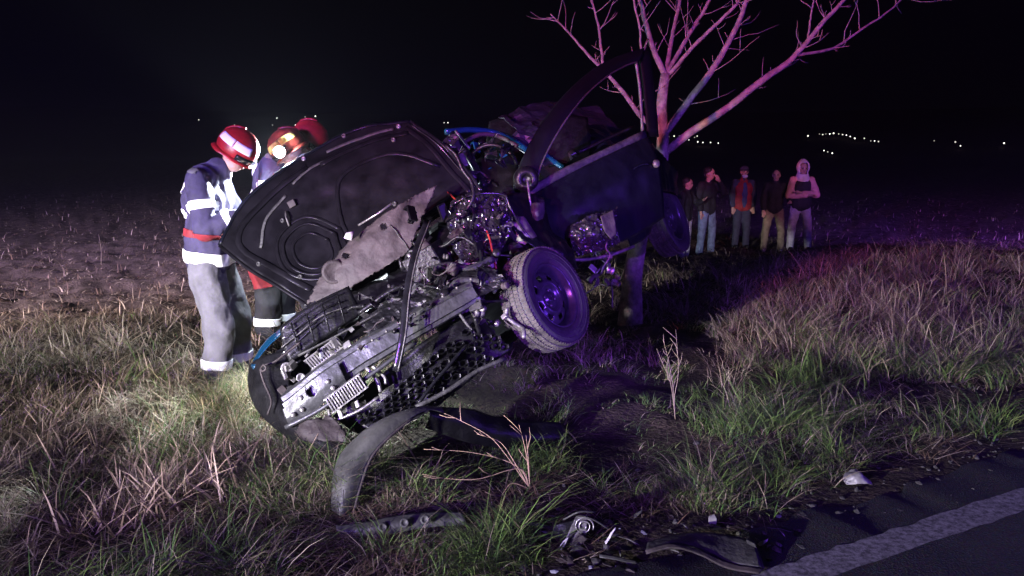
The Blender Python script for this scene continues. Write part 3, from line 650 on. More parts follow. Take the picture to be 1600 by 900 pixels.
def junk(name, x0, x1, y0, y1, d0, d1, n, seed, mats, smin=.015, smax=.06, slope=0.):
    rng = random.Random(seed)
    for k in range(n):
        x = rng.uniform(x0, x1); y = rng.uniform(y0, y1) + slope * (x - x0); p = W(x, y, rng.uniform(d0, d1)); m = M[rng.choice(mats)]; s = rng.uniform(smin, smax)
        a = Vector((rng.gauss(0, 1), rng.gauss(0, 1), rng.gauss(0, 1))).normalized(); c = a.orthogonal().normalized(); e = a.cross(c); kind = rng.random()
        if kind < .36:        # bent torn plate
            g = np.zeros((6, 6, 3)); q = rng.uniform(.3, 1.2); ph = rng.random() * 6
            for i in range(6):
                for j in range(6):
                    u, v = (i / 5 - .5) * 2, (j / 5 - .5) * 2 * (.4 + .3 * math.sin(i + ph))
                    g[i, j] = p + a * u * s + c * v * s + e * s * (q * .5 * math.sin(u * 2 + ph) + rng.uniform(-.13, .13))
            MB().grid(g).build('torn_plate', m, car, False, solid=.003)
        elif kind < .52:      # hose or cable
            pts = [p]; v = a
            for q in range(5): v = (v + Vector((rng.gauss(0, .5), rng.gauss(0, .4), rng.gauss(-.1, .5)))).normalized(); pts.append(pts[-1] + v * s * 1.1)
            r = rng.choice([.003, .004, .006, .012]); MB().tube([Vector(z) for z in catmull(np.array(pts), 16)], r, 7).build('hose' if r > .01 else 'cable', m, car)
        elif kind < .80:      # bracket: plate with folded flange
            b = MB().box(p, a * s * .7, c * s * .4, e * s * .10); b.box(p + a * s * .62 + e * s * .25, a * s * .08, c * s * .4, e * s * .3); b.build('bracket', m, car, False)
        else:                 # pulley or canister
            r = s * .5; MB().lathe(p, a, [(-r, .001), (-r, r * .8), (-r * .8, r), (-r * .2, r), (-r * .1, r * .8), (r * .1, r * .8), (r * .2, r), (r * .8, r), (r, r * .7), (r, .001)], 18).build('pulley', m, car)
def build_engine():
    # engine block mass behind it all
    rng = random.Random(3)
    o, _ = sheet('bulkhead', [[(560, 470, 4.95), (640, 420, 4.95), (720, 360, 4.95), (800, 290, 5.0)], [(590, 500, 4.75), (670, 440, 4.7), (745, 390, 4.65), (820, 340, 4.75)], [(640, 530, 4.5), (710, 490, 4.45), (770, 450, 4.4), (830, 420, 4.5)]], M['under'], car, 36, 30, .07, 5, .006, 20, smooth=False)
    sheet('dark_backing', [[(478, 482, 4.82), (545, 436, 4.88), (610, 392, 4.93), (690, 345, 5.0), (760, 300, 5.05)], [(470, 520, 4.62), (545, 480, 4.7), (620, 440, 4.76), (700, 400, 4.8), (780, 360, 4.85)], [(462, 565, 4.36), (545, 530, 4.4), (630, 495, 4.45), (720, 455, 4.5), (800, 440, 4.55)]], M['under'], car, 30, 20, .05, 5, .006, 27, smooth=False)  # dark sheet added as the shade inside the engine bay
    b = MB().box(W(735, 440, 4.62), Lc * .26, Uc * .16, Fc * .17); eng = b.build('engine_block', M['metald'], car, False)
    b = MB().box(W(700, 400, 4.62) , Lc * .22, Uc * .05, Fc * .11); b.build('cylinder_cover', M['plastic'], eng, False)
    # battery, strut tower, hoses and wiring loom
    bt = MB().box(W(668, 408, 4.42), Lc * .10, Uc * .075, Fc * .075, bev=.06).build('battery', M['plastic'], car, False)
    for k in (-1, 1): MB().lathe(W(668, 408, 4.42) + Uc * .075 + Lc * .06 * k + Fc * .03, Uc, [(0, .012), (.018, .011), (.02, .001)], 10).build('terminal', M['metal'], bt)
    MB().lathe(W(800, 345, 4.66), Uc, [(-.16, .085), (-.03, .08), (-.01, .075), (.0, .05), (.012, .045), (.014, .015), (.03, .012), (.03, .001)], 24).build('strut_tower', M['metald'], car)
    for pts, r, m in (([(640, 470, 4.2), (660, 430, 4.2), (700, 415, 4.22), (735, 420, 4.22), (770, 405, 4.3)], .022, 'rubber'), ([(690, 470, 4.12), (715, 440, 4.14), (750, 440, 4.16), (775, 455, 4.18)], .018, 'rubber'), ([(560, 490, 4.2), (610, 455, 4.2), (650, 440, 4.22), (690, 425, 4.24)], .014, 'plastic'), ([(650, 380, 4.5), (690, 385, 4.4), (720, 370, 4.35), (760, 395, 4.35), (800, 400, 4.4)], .009, 'plastic'),
                      ([(640, 440, 4.2), (690, 452, 4.12), (740, 470, 4.1), (790, 470, 4.2)], .008, 'gloss'), ([(700, 300, 5.0), (730, 330, 4.6), (760, 360, 4.45), (775, 420, 4.3)], .006, 'red'), ([(705, 470, 4.1), (725, 500, 4.08), (745, 530, 4.08), (735, 560, 4.06)], .009, 'plasticd')):
        MB().tube(pw(pts, 24), r, 10).build('hose' if r > .01 else 'wiring', M[m], car)
    # crinkled film over the engine
    sheet('crinkled_cover', [[(706, 318, 4.62), (735, 305, 4.6), (765, 303, 4.62), (788, 304, 4.66)], [(700, 348, 4.52), (730, 345, 4.48), (765, 340, 4.5), (798, 335, 4.58)], [(706, 382, 4.46), (735, 386, 4.42), (770, 382, 4.46), (796, 362, 4.55)], [(722, 408, 4.42), (745, 412, 4.4), (770, 404, 4.44), (788, 384, 4.5)]], M['foil'], car, 64, 64, .022, 13, .003, 23, ridged=True, smooth=False)
    for pts in ([(706, 320, 4.55), (740, 304, 4.53), (788, 305, 4.58), (792, 330, 4.55)], [(722, 306, 4.5), (740, 330, 4.46), (735, 362, 4.42), (750, 392, 4.38)], [(790, 305, 4.55), (800, 330, 4.55), (822, 365, 4.6), (852, 392, 4.62)]):
        MB().tube(pw(pts, 16), .007, 8).build('cable', M['foil'], car)
    junk('a', 640, 800, 330, 470, 4.3, 4.62, 46, 31, ['plastic', 'under', 'metald', 'foil', 'plasticd', 'gloss', 'dust', 'plastic', 'under', 'plastic', 'under', 'gloss'], .03, .085)
    junk('b', 660, 800, 410, 490, 4.08, 4.3, 34, 32, ['metald', 'plasticd', 'dust', 'plastic', 'plastic', 'under'], .02, .065)
    junk('c', 725, 800, 480, 560, 4.1, 4.35, 34, 33, ['metald', 'metald', 'plasticd', 'metal', 'dust', 'plastic'], .012, .05)
    junk('d', 560, 760, 640, 700, 3.95, 4.1, 26, 34, ['plastic', 'plasticd', 'gloss', 'metald', 'plastic'], .008, .035, -.55)
    junk('e', 540, 650, 480, 520, 4.08, 4.25, 18, 35, ['plastic', 'plasticd', 'metald', 'under', 'plastic', 'gloss'], .012, .045, -.55)
    junk('f', 925, 965, 395, 445, 5.0, 5.3, 22, 36, ['metald', 'plasticd', 'dust', 'metal'], .015, .055)
    junk('g', 690, 800, 215, 300, 5.1, 5.5, 28, 37, ['paint', 'plastic', 'under', 'blue', 'foil', 'plastic'], .02, .08)
    junk('h', 560, 700, 470, 560, 3.93, 4.06, 24, 38, ['plastic', 'plasticd', 'metald', 'dust', 'gloss'], .008, .03, -.6)
build_engine()

def wheel(name, c, axis, R_=.30, spin=0.):
    o = thing_part(name, c, car); A = Vector(axis).normalized(); k = R_ / .30
    prof = [(.062, .185), (.078, .192), (.090, .212), (.097, .25), (.092, .278), (.08, .294), (.07, .298), (-.07, .298), (-.08, .294), (-.092, .278), (-.097, .25), (-.09, .212), (-.078, .192), (-.062, .185)]
    ty = MB().lathe(c, A, [(a * k, r * k) for a, r in prof], 72).build('tyre', M['rubber'], o)
    # tread blocks
    e1 = A.orthogonal().normalized(); e2 = A.cross(e1); b = MB(); nb = 84
    for row, (a, wd) in enumerate(((-.072, .017), (-.036, .014), (0, .014), (.036, .014), (.072, .017))):
        for j in range(nb):
            t = 2 * math.pi * (j + (.5 if row % 2 else 0) + .18 * a / .07) / nb; rd = e1 * math.cos(t) + e2 * math.sin(t); tg = A.cross(rd)
            rr = .2995 - (.006 if abs(a) > .06 else 0)
            b.box(c + A * a * k + rd * rr * k, A * wd * k, (tg + A * (.5 if row % 2 else -.5) * .5) * (.0093 * k), rd * .005 * k, bev=.15)
    b.build('tread', M['tread'], ty, False)
    for rr in (.225, .262): MB().lathe(c, A, [((.0905 if rr < .24 else .0955) * k, (rr - .004) * k), ((.0955 if rr < .24 else .0995) * k, rr * k), ((.0945 if rr < .24 else .0975) * k, (rr + .004) * k)], 72).build('sidewall_rib', M['rubber'], ty)
    # pressed steel rim with vent holes
    rim = MB().lathe(c, A, [(q[0] * k, q[1] * k) for q in [(.076, .196), (.082, .190), (.074, .183), (.06, .178), (.03, .166), (-.02, .160), (-.06, .165), (-.074, .190)]], 72).build('rim', M['steel'], o, solid=.003)
    disc = MB().lathe(c, A, [(q[0] * k, q[1] * k) for q in [(.012, .166), (.018, .152), (.030, .142), (.036, .122), (.037, .112), (.050, .098), (.054, .088), (.044, .078), (.030, .070), (.026, .058), (.026, .034), (.040, .031), (.042, .001)]], 72,
        skip=lambda i, j: i in (2, 3) and (j % 9) < 4).build('disc', M['steel'], rim, solid=.004)
    for j in range(4):
        t = 2 * math.pi * j / 4 + spin; rd = e1 * math.cos(t) + e2 * math.sin(t)
        MB().lathe(c + rd * .046 * k, A, [(.024 * k, .010), (.036 * k, .010), (.04 * k, .006), (.04 * k, .0005)], 6).build('wheel_nut', M['metald'], rim, False)
    MB().lathe(c, A, [(-.09, .1), (-.02, .12), (-.01, .12), (-.005, .05), (-.005, .001)], 24).build('brake_drum', M['metald'], o)
    return o
def thing_part(name, loc, parent):
    o = bpy.data.objects.new(name, None); COL.objects.link(o); o.parent = parent; o.location = Vector(loc) - WL[parent.name]; o.empty_display_size = .1
    WL[o.name] = Vector(loc); return o
Ax = C2W(.72, .33, .60).normalized()
wheel('front_wheel', W(852, 468, 4.42), Ax, .30, .4)
wheel('rear_wheel', W(1040, 346, 6.55), C2W(.80, .28, .52).normalized(), .30, .9)

def build_cabin():
    # left front door: skin, window frame, belt line, mirror
    door = thing_part('front_door', W(930, 340, 5.3), car)
    fr = pw([(812, 292, 4.98), (826, 245, 5.02), (858, 185, 5.12), (905, 130, 5.27), (955, 98, 5.44), (1000, 82, 5.6), (1006, 140, 5.62), (1009, 212, 5.64)], None)
    arch = [Vector(v) for v in catmull(np.array(fr[:6]), 34)]
    nd = (W(835, 290, 5.0) - W(1005, 210, 5.64)).cross(W(1000, 80, 5.6) - W(1005, 210, 5.64)).normalized()
    if nd.dot(CAM - W(930, 200, 5.3)) < 0: nd = -nd
    sheet('window_frame', [[(802, 296, 4.98), (815, 254, 5.02), (845, 198, 5.12), (885, 147, 5.25), (928, 110, 5.40), (966, 90, 5.52), (1006, 77, 5.64)],
                           [(820, 296, 4.95), (832, 253, 4.99), (861, 199, 5.09), (899, 149, 5.22), (938, 115, 5.37), (971, 97, 5.49), (1003, 86, 5.6)],
                           [(836, 292, 4.97), (848, 252, 5.01), (876, 200, 5.11), (912, 152, 5.24), (948, 120, 5.39), (975, 104, 5.5), (997, 96, 5.58)]], M['frame'], door, 50, 10, .0, 4, .03, 60)
    inn = pw([(836, 292, 4.96), (848, 252, 4.99), (876, 200, 5.09), (912, 152, 5.22), (948, 120, 5.37), (975, 104, 5.48), (997, 96, 5.56)], 30)
    MB().tube(inn, .006, 8).build('window_seal', M['plasticd'], door)
    MB().tube(pw([(994, 97, 5.56), (1000, 140, 5.58), (1004, 205, 5.6)], 12), .012, 8).build('window_seal', M['metald'], door)
    MB().tube(pw([(1006, 80, 5.64), (1014, 140, 5.66), (1020, 214, 5.68)], 12), .065, 10, flat=.3, flat_dir=nd).build('door_pillar', M['frame'], door)
    MB().tube(pw([(826, 300, 4.96), (880, 270, 5.12), (940, 242, 5.36), (1008, 209, 5.6)], 16), .030, 8, flat=.4, flat_dir=nd).build('belt_moulding', M['plasticd'], door)
    MB().tube(pw([(905, 238, 5.5), (950, 216, 5.6), (990, 198, 5.7)], 8), .012, 8).build('inner_rail', M['plastic'], door)
    sheet('door_skin', [[(824, 302, 4.97), (880, 276, 5.12), (945, 244, 5.36), (1012, 212, 5.62)], [(836, 330, 4.92), (895, 308, 5.05), (960, 276, 5.30), (1028, 245, 5.6)], [(850, 362, 4.92), (905, 345, 5.06), (970, 312, 5.33), (1034, 280, 5.62)], [(880, 395, 4.98), (925, 392, 5.1), (985, 372, 5.36), (1038, 340, 5.66)]], M['paint'], door, 48, 40, .006, 3, .006, 40)
    # torn shiny lower corner of the door
    sheet('torn_skin', [[(893, 352, 4.98), (920, 338, 5.0), (950, 330, 5.1), (962, 326, 5.18)], [(890, 372, 4.94), (918, 362, 4.95), (945, 356, 5.04), (962, 352, 5.14)], [(900, 400, 4.98), (925, 394, 4.99), (950, 388, 5.07), (966, 378, 5.15)]], M['foil'], door, 44, 34, .018, 13, .003, 41, ridged=True, torn=.004, smooth=False)
    sheet('torn_skin', [[(938, 338, 5.0), (958, 328, 5.08)], [(944, 360, 5.0), (962, 352, 5.06)], [(955, 374, 5.02), (963, 366, 5.06)]], M['dust'], door, 12, 12, .008, 8, .003, 42)
    MB().tube(pw([(870, 402, 4.9), (910, 406, 4.96), (955, 398, 5.1), (990, 385, 5.3)], 12), .012, 8).build('sill_edge', M['metald'], door)
    MB().lathe(W(1024, 256, 5.56), nd, [(0, .03), (.02, .028), (.028, .018), (.028, .001)], 16).build('lock', M['metald'], door)
    MB().tube(pw([(982, 268, 5.42), (1000, 258, 5.46), (1014, 256, 5.5)], 8), .014, 8, flat=.6).build('door_handle', M['paint'], door)
    # broken mirror: foot, arm and dangling shell
    mir = thing_part('mirror', W(822, 282, 4.9), car)
    MB().lathe(W(822, 280, 4.92), CAM - W(815, 270, 4.9), [(-.05, .085), (.02, .08), (.045, .06), (.048, .035), (.02, .03), (.02, .001)], 24).build('mirror_foot', M['plastic'], mir)
    MB().tube(pw([(824, 282, 4.84), (826, 298, 4.82), (829, 318, 4.8), (834, 340, 4.8)], 10), .007, 8).build('mirror_arm', M['metal'], mir)
    sheet('mirror_shell', [[(826, 318, 4.82), (838, 317, 4.78), (850, 316, 4.84)], [(826, 334, 4.8), (838, 334, 4.74), (850, 332, 4.82)], [(832, 350, 4.82), (838, 351, 4.79), (846, 346, 4.83)]], M['plasticd'], mir, 12, 12, 0, 5, .01, 1)
    MB().box(W(809, 322, 4.8), C2W(.0, .024, 0), C2W(.008, 0, 0), C2W(0, 0, .004)).build('side_repeater', M['white'], car, False)
    # front left wheel house and pillar foot
    sheet('wheel_house', [[(788, 306, 4.72), (820, 300, 4.82), (850, 310, 4.9)], [(798, 345, 4.66), (828, 350, 4.74), (862, 350, 4.88)], [(812, 390, 4.6), (850, 388, 4.66), (892, 395, 4.86)], [(800, 430, 4.72), (850, 425, 4.8), (905, 420, 4.95)]], M['under'], car, 24, 30, .03, 6, .006, 43)
    sheet('wheel_arch_edge', [[(800, 335, 4.62), (826, 362, 4.62), (856, 386, 4.66)], [(796, 352, 4.58), (822, 378, 4.56), (850, 396, 4.6)]], M['paint'], car, 24, 8, .012, 9, .004, 44)
    # cabin: dashboard, roof, pillars, seats, far side
    sheet('dashboard', [[(700, 262, 5.35), (750, 250, 5.4), (810, 262, 5.3)], [(712, 292, 5.2), (755, 285, 5.15), (812, 290, 5.1)], [(730, 320, 5.1), (765, 318, 5.05), (815, 320, 5.0)]], M['plastic'], car, 20, 16, .03, 5, .006, 45)
    for pts, r, m in (([(696, 206, 5.5), (735, 203, 5.6), (775, 208, 5.7), (812, 226, 5.6), (835, 246, 5.4)], .022, 'blue'), ([(724, 222, 5.5), (752, 210, 5.55), (782, 214, 5.6), (808, 228, 5.5)], .016, 'dust'),
                      ([(705, 208, 5.3), (726, 236, 5.3), (742, 262, 5.25), (756, 292, 5.1)], .028, 'paint'), ([(872, 214, 5.9), (905, 236, 5.8), (930, 252, 5.7)], .012, 'metald'), ([(840, 232, 5.7), (862, 250, 5.6), (880, 262, 5.5)], .02, 'blue'), ([(712, 205, 5.45), (728, 226, 5.4), (735, 232, 5.4)], .012, 'metal')):
        MB().tube(pw(pts, 16), r, 10).build('roof_pillar', M[m], car)
    sheet('pillar_plate', [[(688, 226, 5.25), (700, 214, 5.25), (712, 208, 5.28)], [(700, 246, 5.2), (712, 240, 5.2), (724, 236, 5.25)], [(712, 260, 5.2), (720, 262, 5.2), (732, 258, 5.25)]], M['metald'], car, 14, 14, .02, 9, .004, 46)
    sheet('roof', [[(780, 180, 5.9), (822, 164, 6.1), (870, 160, 6.4), (930, 170, 6.7)], [(800, 196, 5.85), (850, 186, 6.05), (900, 190, 6.3), (965, 205, 6.6)], [(832, 226, 5.8), (880, 214, 5.95), (930, 222, 6.2), (995, 232, 6.5)]], M['roofm'], car, 24, 18, .06, 4.5, .005, 47, smooth=False)
    sheet('roof', [[(790, 214, 5.75), (840, 196, 5.85), (900, 188, 6.0)], [(815, 236, 5.65), (865, 222, 5.72), (920, 210, 5.9)], [(850, 262, 5.55), (895, 250, 5.65), (950, 226, 5.85)]], M['roofm'], car, 18, 14, .05, 6, .005, 61, smooth=False)
    # rear side, far side and floor of the shell
    sheet('rear_side', [[(1008, 214, 5.72), (1026, 232, 5.95), (1042, 250, 6.3), (1056, 268, 6.9)], [(1020, 250, 5.7), (1034, 268, 5.95), (1046, 280, 6.3), (1060, 292, 6.95)], [(1034, 300, 5.72), (1042, 300, 6.0), (1050, 300, 6.35), (1064, 312, 7.0)]], M['paint'], car, 30, 20, .02, 5, .006, 48)
    sheet('rear_side', [[(968, 330, 5.5), (1000, 300, 5.65), (1028, 288, 5.9)], [(975, 362, 5.45), (1003, 345, 5.6), (1020, 330, 5.9)], [(985, 386, 5.5), (1008, 372, 5.65), (1018, 362, 5.9)]], M['paint'], car, 20, 16, .015, 5, .006, 49)
    sheet('floor_pan', [[(860, 400, 5.1), (930, 388, 5.4), (985, 375, 5.75)], [(800, 400, 5.5), (870, 380, 5.8), (930, 360, 6.1)], [(720, 400, 5.9), (800, 370, 6.2), (870, 340, 6.5)]], M['under'], car, 24, 20, .04, 4, .006, 50)
    sheet('undertray_blocker', [[(548, 690, 3.95), (640, 640, 4.0), (720, 590, 4.08), (800, 545, 4.25)], [(600, 640, 4.4), (690, 590, 4.5), (770, 540, 4.6), (830, 500, 4.7)], [(680, 540, 5.0), (750, 510, 5.05), (820, 470, 5.1), (890, 425, 5.15)], [(720, 460, 5.6), (790, 440, 5.5), (860, 415, 5.4), (920, 398, 5.4)]], M['under'], car, 30, 24, .03, 5, .006, 53)  # sheet added under the car to keep headlight beams off the trunk
    sheet('far_side', [[(705, 225, 5.95), (775, 205, 6.3), (850, 195, 6.7)], [(715, 290, 5.95), (785, 265, 6.3), (860, 245, 6.7)], [(725, 350, 5.95), (800, 330, 6.25), (870, 310, 6.6)]], M['paint'], car, 24, 20, .05, 4, .006, 51)
    # front seats and steering wheel
    for x, d in ((880, 5.75), (800, 6.0)):
        s = thing_part('seat', W(x, 300, d), car)
        P = net([[(x - 34, 196, d + .1), (x, 186, d + .1), (x + 34, 190, d + .15)], [(x - 40, 250, d - .02), (x, 244, d - .05), (x + 40, 240, d + .02)], [(x - 36, 308, d - .1), (x, 304, d - .14), (x + 38, 296, d - .06)]], 14, 14)
        MB().grid(P).build('backrest', M['plastic'], s, solid=.11); P = net([[(x - 38, 306, d - .1), (x, 302, d - .12), (x + 38, 296, d - .06)], [(x - 52, 320, d - .5), (x - 12, 322, d - .52), (x + 24, 318, d - .46)]], 12, 10)
        MB().grid(P).build('cushion', M['plastic'], s, solid=.1)
    c = W(770, 262, 5.35); ax = C2W(.1, .5, -.8).normalized(); e1 = ax.orthogonal().normalized(); e2 = ax.cross(e1)
    sw = MB().tube([c + (e1 * math.cos(t) + e2 * math.sin(t)) * .17 for t in np.linspace(0, 6.283, 33)], .014, 8)
    for k in range(3):
        t = k * 2.09; sw.tube([c, c + (e1 * math.cos(t) + e2 * math.sin(t)) * .17], .012, 6)
    sw.build('steering_wheel', M['plastic'], car)
    # suspension remains
    MB().tube(pw([(790, 500, 4.55), (815, 470, 4.55), (850, 450, 4.6)], 8), .03, 10).build('suspension_arm', M['metald'], car)
    MB().tube(pw([(955, 395, 5.3), (940, 420, 5.2), (920, 440, 5.1)], 8), .022, 10).build('suspension_arm', M['dust'], car)
    MB().tube(pw([(1000, 372, 6.3), (1020, 356, 6.5), (1040, 346, 6.6)], 6), .04, 10).build('axle', M['metald'], car)
build_cabin()

# ------------------------------------------------------------------ people
FAB = dict(
    navy=mat('navy_fabric', (.035, .028, .075), .8, 0, .3, 12, .3, 30), greyt=mat('grey_trouser_fabric', (.12, .117, .135), .85, 0, .25, 7, .4, 18),
    redt=mat('red_fabric', (.20, .014, .022), .75, 0, .3, 12), blackf=mat('black_fabric', (.012, .012, .016), .85, 0, .4, 12, .2, 30),
    reflect=mat('reflective_tape', (.96, .97, .98), .5, 0, .03, 30), yellow=mat('yellow_tape', (.55, .48, .12), .5, 0, .05, 30), helm=mat('red_helmet', (.34, .012, .018), .38, 0, .35, 9, .15, 20, coat=.15),
    helmd=mat('old_red_helmet', (.14, .022, .016), .35, 0, .3, 9), boot=mat('boot_leather', (.012, .012, .013), .5, 0, .4, 12), hair=mat('dark_hair', (.012, .009, .007), .6, 0, .4, 30, .4, 80),
    jeans=mat('blue_jeans', (.14, .19, .30), .85, 0, .35, 12, .3, 30), jeansl=mat('pale_jeans', (.42, .42, .44), .85, 0, .3, 10, .3, 30), olive=mat('olive_trousers', (.20, .17, .11), .85, 0, .3, 10, .3, 30),
    darkt=mat('dark_trousers', (.035, .04, .07), .85, 0, .3, 10, .3, 30), redv=mat('red_vest', (.27, .025, .03), .75, 0, .3, 10, .3, 30), bluec=mat('blue_sweater', (.05, .07, .17), .8, 0, .3, 10),
    pink=mat('salmon_hoodie', (.62, .33, .27), .85, 0, .15, 10, .3, 30), whiteh=mat('white_hood', (.72, .66, .68), .85, 0, .12, 10, .3, 30), mask=mat('white_mask', (.7, .7, .75), .8, 0, .1, 12),
    shoe=mat('pale_shoe', (.35, .33, .32), .6, 0, .3, 12), eye=mat('eye_dark', (.02, .015, .012), .2), lip=mat('lip', (.30, .12, .10), .5),
)
def cap(bm, p0, r0, p1, r1, n=14):
    p0, p1 = Vector(p0), Vector(p1); d = p1 - p0; L = d.length; t = d.normalized() if L > 1e-6 else Vector((0, 0, 1)); e1 = t.orthogonal().normalized(); e2 = t.cross(e1); rings = []
    for k in range(5): a = math.pi / 2 * (1 - k / 4); rings.append((p0 - t * r0 * math.sin(a), max(r0 * math.cos(a), .0005)))
    for k in range(5): a = math.pi / 2 * k / 4; rings.append((p1 + t * r1 * math.sin(a), max(r1 * math.cos(a), .0005)))
    vs = [[bm.verts.new(c + (e1 * math.cos(2 * math.pi * j / n) + e2 * math.sin(2 * math.pi * j / n)) * r) for j in range(n)] for c, r in rings]
    for i in range(9):
        for j in range(n): bm.faces.new((vs[i][j], vs[i][(j + 1) % n], vs[i + 1][(j + 1) % n], vs[i + 1][j]))
    bm.faces.new(vs[0][::-1]); bm.faces.new(vs[-1])
def ell(bm, c, rx, ry, rz, X=None, Z=None):
    X = Vector(X or (1, 0, 0)).normalized(); Z = Vector(Z or (0, 0, 1)).normalized(); Y = Z.cross(X).normalized(); X = Y.cross(Z)
    m = Matrix(((X.x * rx, Y.x * ry, Z.x * rz, c[0]), (X.y * rx, Y.y * ry, Z.y * rz, c[1]), (X.z * rx, Y.z * ry, Z.z * rz, c[2]), (0, 0, 0, 1)))
    bmesh.ops.create_uvsphere(bm, u_segments=20, v_segments=12, radius=1, matrix=m)
def organic(prims, voxel, it=3, fold=0., ff=9., seed=0.):
    """union of tapered limbs and ellipsoids grown into one continuous surface"""
    bm = bmesh.new()
    for p in prims:
        if p[0] == 'c': cap(bm, *p[1:])
        else: ell(bm, *p[1:])
    me = bpy.data.meshes.new('tmp'); bm.to_mesh(me); bm.free(); o = bpy.data.objects.new('tmp', me); COL.objects.link(o)
    md = o.modifiers.new('r', 'REMESH'); md.mode = 'VOXEL'; md.voxel_size = voxel
    dg = bpy.context.evaluated_depsgraph_get(); out = bpy.data.meshes.new_from_object(o.evaluated_get(dg)); bpy.data.objects.remove(o); bpy.data.meshes.remove(me)
    bm = bmesh.new(); bm.from_mesh(out); bpy.data.meshes.remove(out)
    for _ in range(it): bmesh.ops.smooth_vert(bm, verts=bm.verts, factor=.5, use_axis_x=True, use_axis_y=True, use_axis_z=True)
    bm.normal_update()
    if fold:
        for v in bm.verts:
            q = v.co * ff + Vector((seed, seed * 2, 0)); q.z *= .55; a = 1 - 2.4 * abs(noise.noise(q)); b = noise.noise(q * 2.3 + Vector((9, 3, 1)))
            v.co += v.normal * fold * (a * .7 + b * .5)
        bm.normal_update()
    return bm
def finish(bm, name, m, parent, solid=0.):
    me = bpy.data.meshes.new(name); co = np.array([v.co[:] for v in bm.verts]); c = Vector(((co[:, 0].min() + co[:, 0].max()) / 2, (co[:, 1].min() + co[:, 1].max()) / 2, co[:, 2].min()))
    for v in bm.verts: v.co -= c
    bm.to_mesh(me)
    for p in me.polygons: p.use_smooth = True
    me.materials.append(m); o = link(name, me, parent, c)
    if solid: md = o.modifiers.new('thickness', 'SOLIDIFY'); md.thickness = solid; md.offset = 1
    for v in bm.verts: v.co += c
    return o
def band(bm, name, m, parent, c, axis, half, rad=9., off=.005):
    c, axis = Vector(c), Vector(axis).normalized(); b = bm.copy()
    for s in (-1, 1):
        bmesh.ops.bisect_plane(b, geom=b.verts[:] + b.edges[:] + b.faces[:], plane_co=c + axis * half * s, plane_no=axis * s, clear_outer=True)
    bmesh.ops.delete(b, geom=[f for f in b.faces if (f.calc_center_median() - c).length > rad], context='FACES')
    b.normal_update()
    for v in b.verts: v.co += v.normal * off
    if len(b.faces): finish(b, name, m, parent, .003)
    b.free()
def helmet(parent, c, upv, front, m, stripe=None, r=.128):
    c, upv, front = Vector(c), Vector(upv).normalized(), Vector(front).normalized(); front = (front - upv * front.dot(upv)).normalized(); side = upv.cross(front)
    def sp(az, el, k=1.): return c + (front * (math.cos(az) * 1.14) + side * math.sin(az)) * (r * k * math.cos(el)) + upv * (r * k * 1.05 * math.sin(el))
    P = np.array([[sp(a, e) for a in np.linspace(0, 2 * math.pi, 41)] for e in np.linspace(-.45, 1.57, 16)])
    h = MB().grid(P).build('helmet', m, parent, solid=.006)
    P = np.array([[sp(a, -.42, 1 + k * (.22 if math.cos(a) < -.2 else .13)) - upv * .015 * k for a in np.linspace(0, 2 * math.pi, 41)] for k in (0, .5, 1)])
    MB().grid(P).build('brim', m, h, solid=.006)
    MB().tube([sp(math.pi, 1.2 - t, 1.03) if t < 1.2 else sp(0, t - .45, 1.03) for t in np.linspace(-.2, 1.4, 6)], .012, 8).build('crest', m, h)
    if stripe:
        for az0, az1 in ((-2.4, -1.45), (-1.40, -.5), (.5, 1.40), (1.45, 2.4)):
            P = np.array([[sp(a, e, 1.045) for a in np.linspace(az0, az1, 10)] for e in np.linspace(.06, .46, 5)]); MB().grid(P).build('helmet_stripe', stripe, h, solid=.004)
    # visor and chin strap
    P = np.array([[sp(a, e, 1.05) for a in np.linspace(-1.1, 1.1, 12)] for e in np.linspace(-.5, -.1, 4)]); MB().grid(P).build('visor', M['gloss'], h, solid=.003)
    return h, sp

def hand(prims, wrist, d, side, s=1., curl=.5):
    """palm, four fingers and a thumb appended to a body's primitives"""
    d = Vector(d).normalized(); side = Vector(side); side = (side - d * side.dot(d)).normalized(); nn = d.cross(side); w = Vector(wrist)
    palm = w + d * .05 * s; prims += [('c', w, .026 * s, palm, .030 * s), ('e', palm + d * .012 * s, .042 * s, .018 * s, .05 * s, side, d)]
    for k, ln in enumerate((.065, .078, .072, .055)):
        b = palm + d * .045 * s + side * ((k - 1.5) * .021 * s); m1 = b + d * ln * .5 * s + nn * curl * .02 * s; t = m1 + (d + nn * curl).normalized() * ln * .5 * s; prims += [('c', b, .0095 * s, m1, .009 * s), ('c', m1, .009 * s, t, .008 * s)]
    b = palm - side * .035 * s; prims += [('c', b, .013 * s, b + (d - side * .8).normalized() * .035 * s, .011 * s), ('c', b + (d - side * .8).normalized() * .035 * s, .011 * s, b + (d * 1.3 - side * .5).normalized() * .068 * s, .009 * s)]

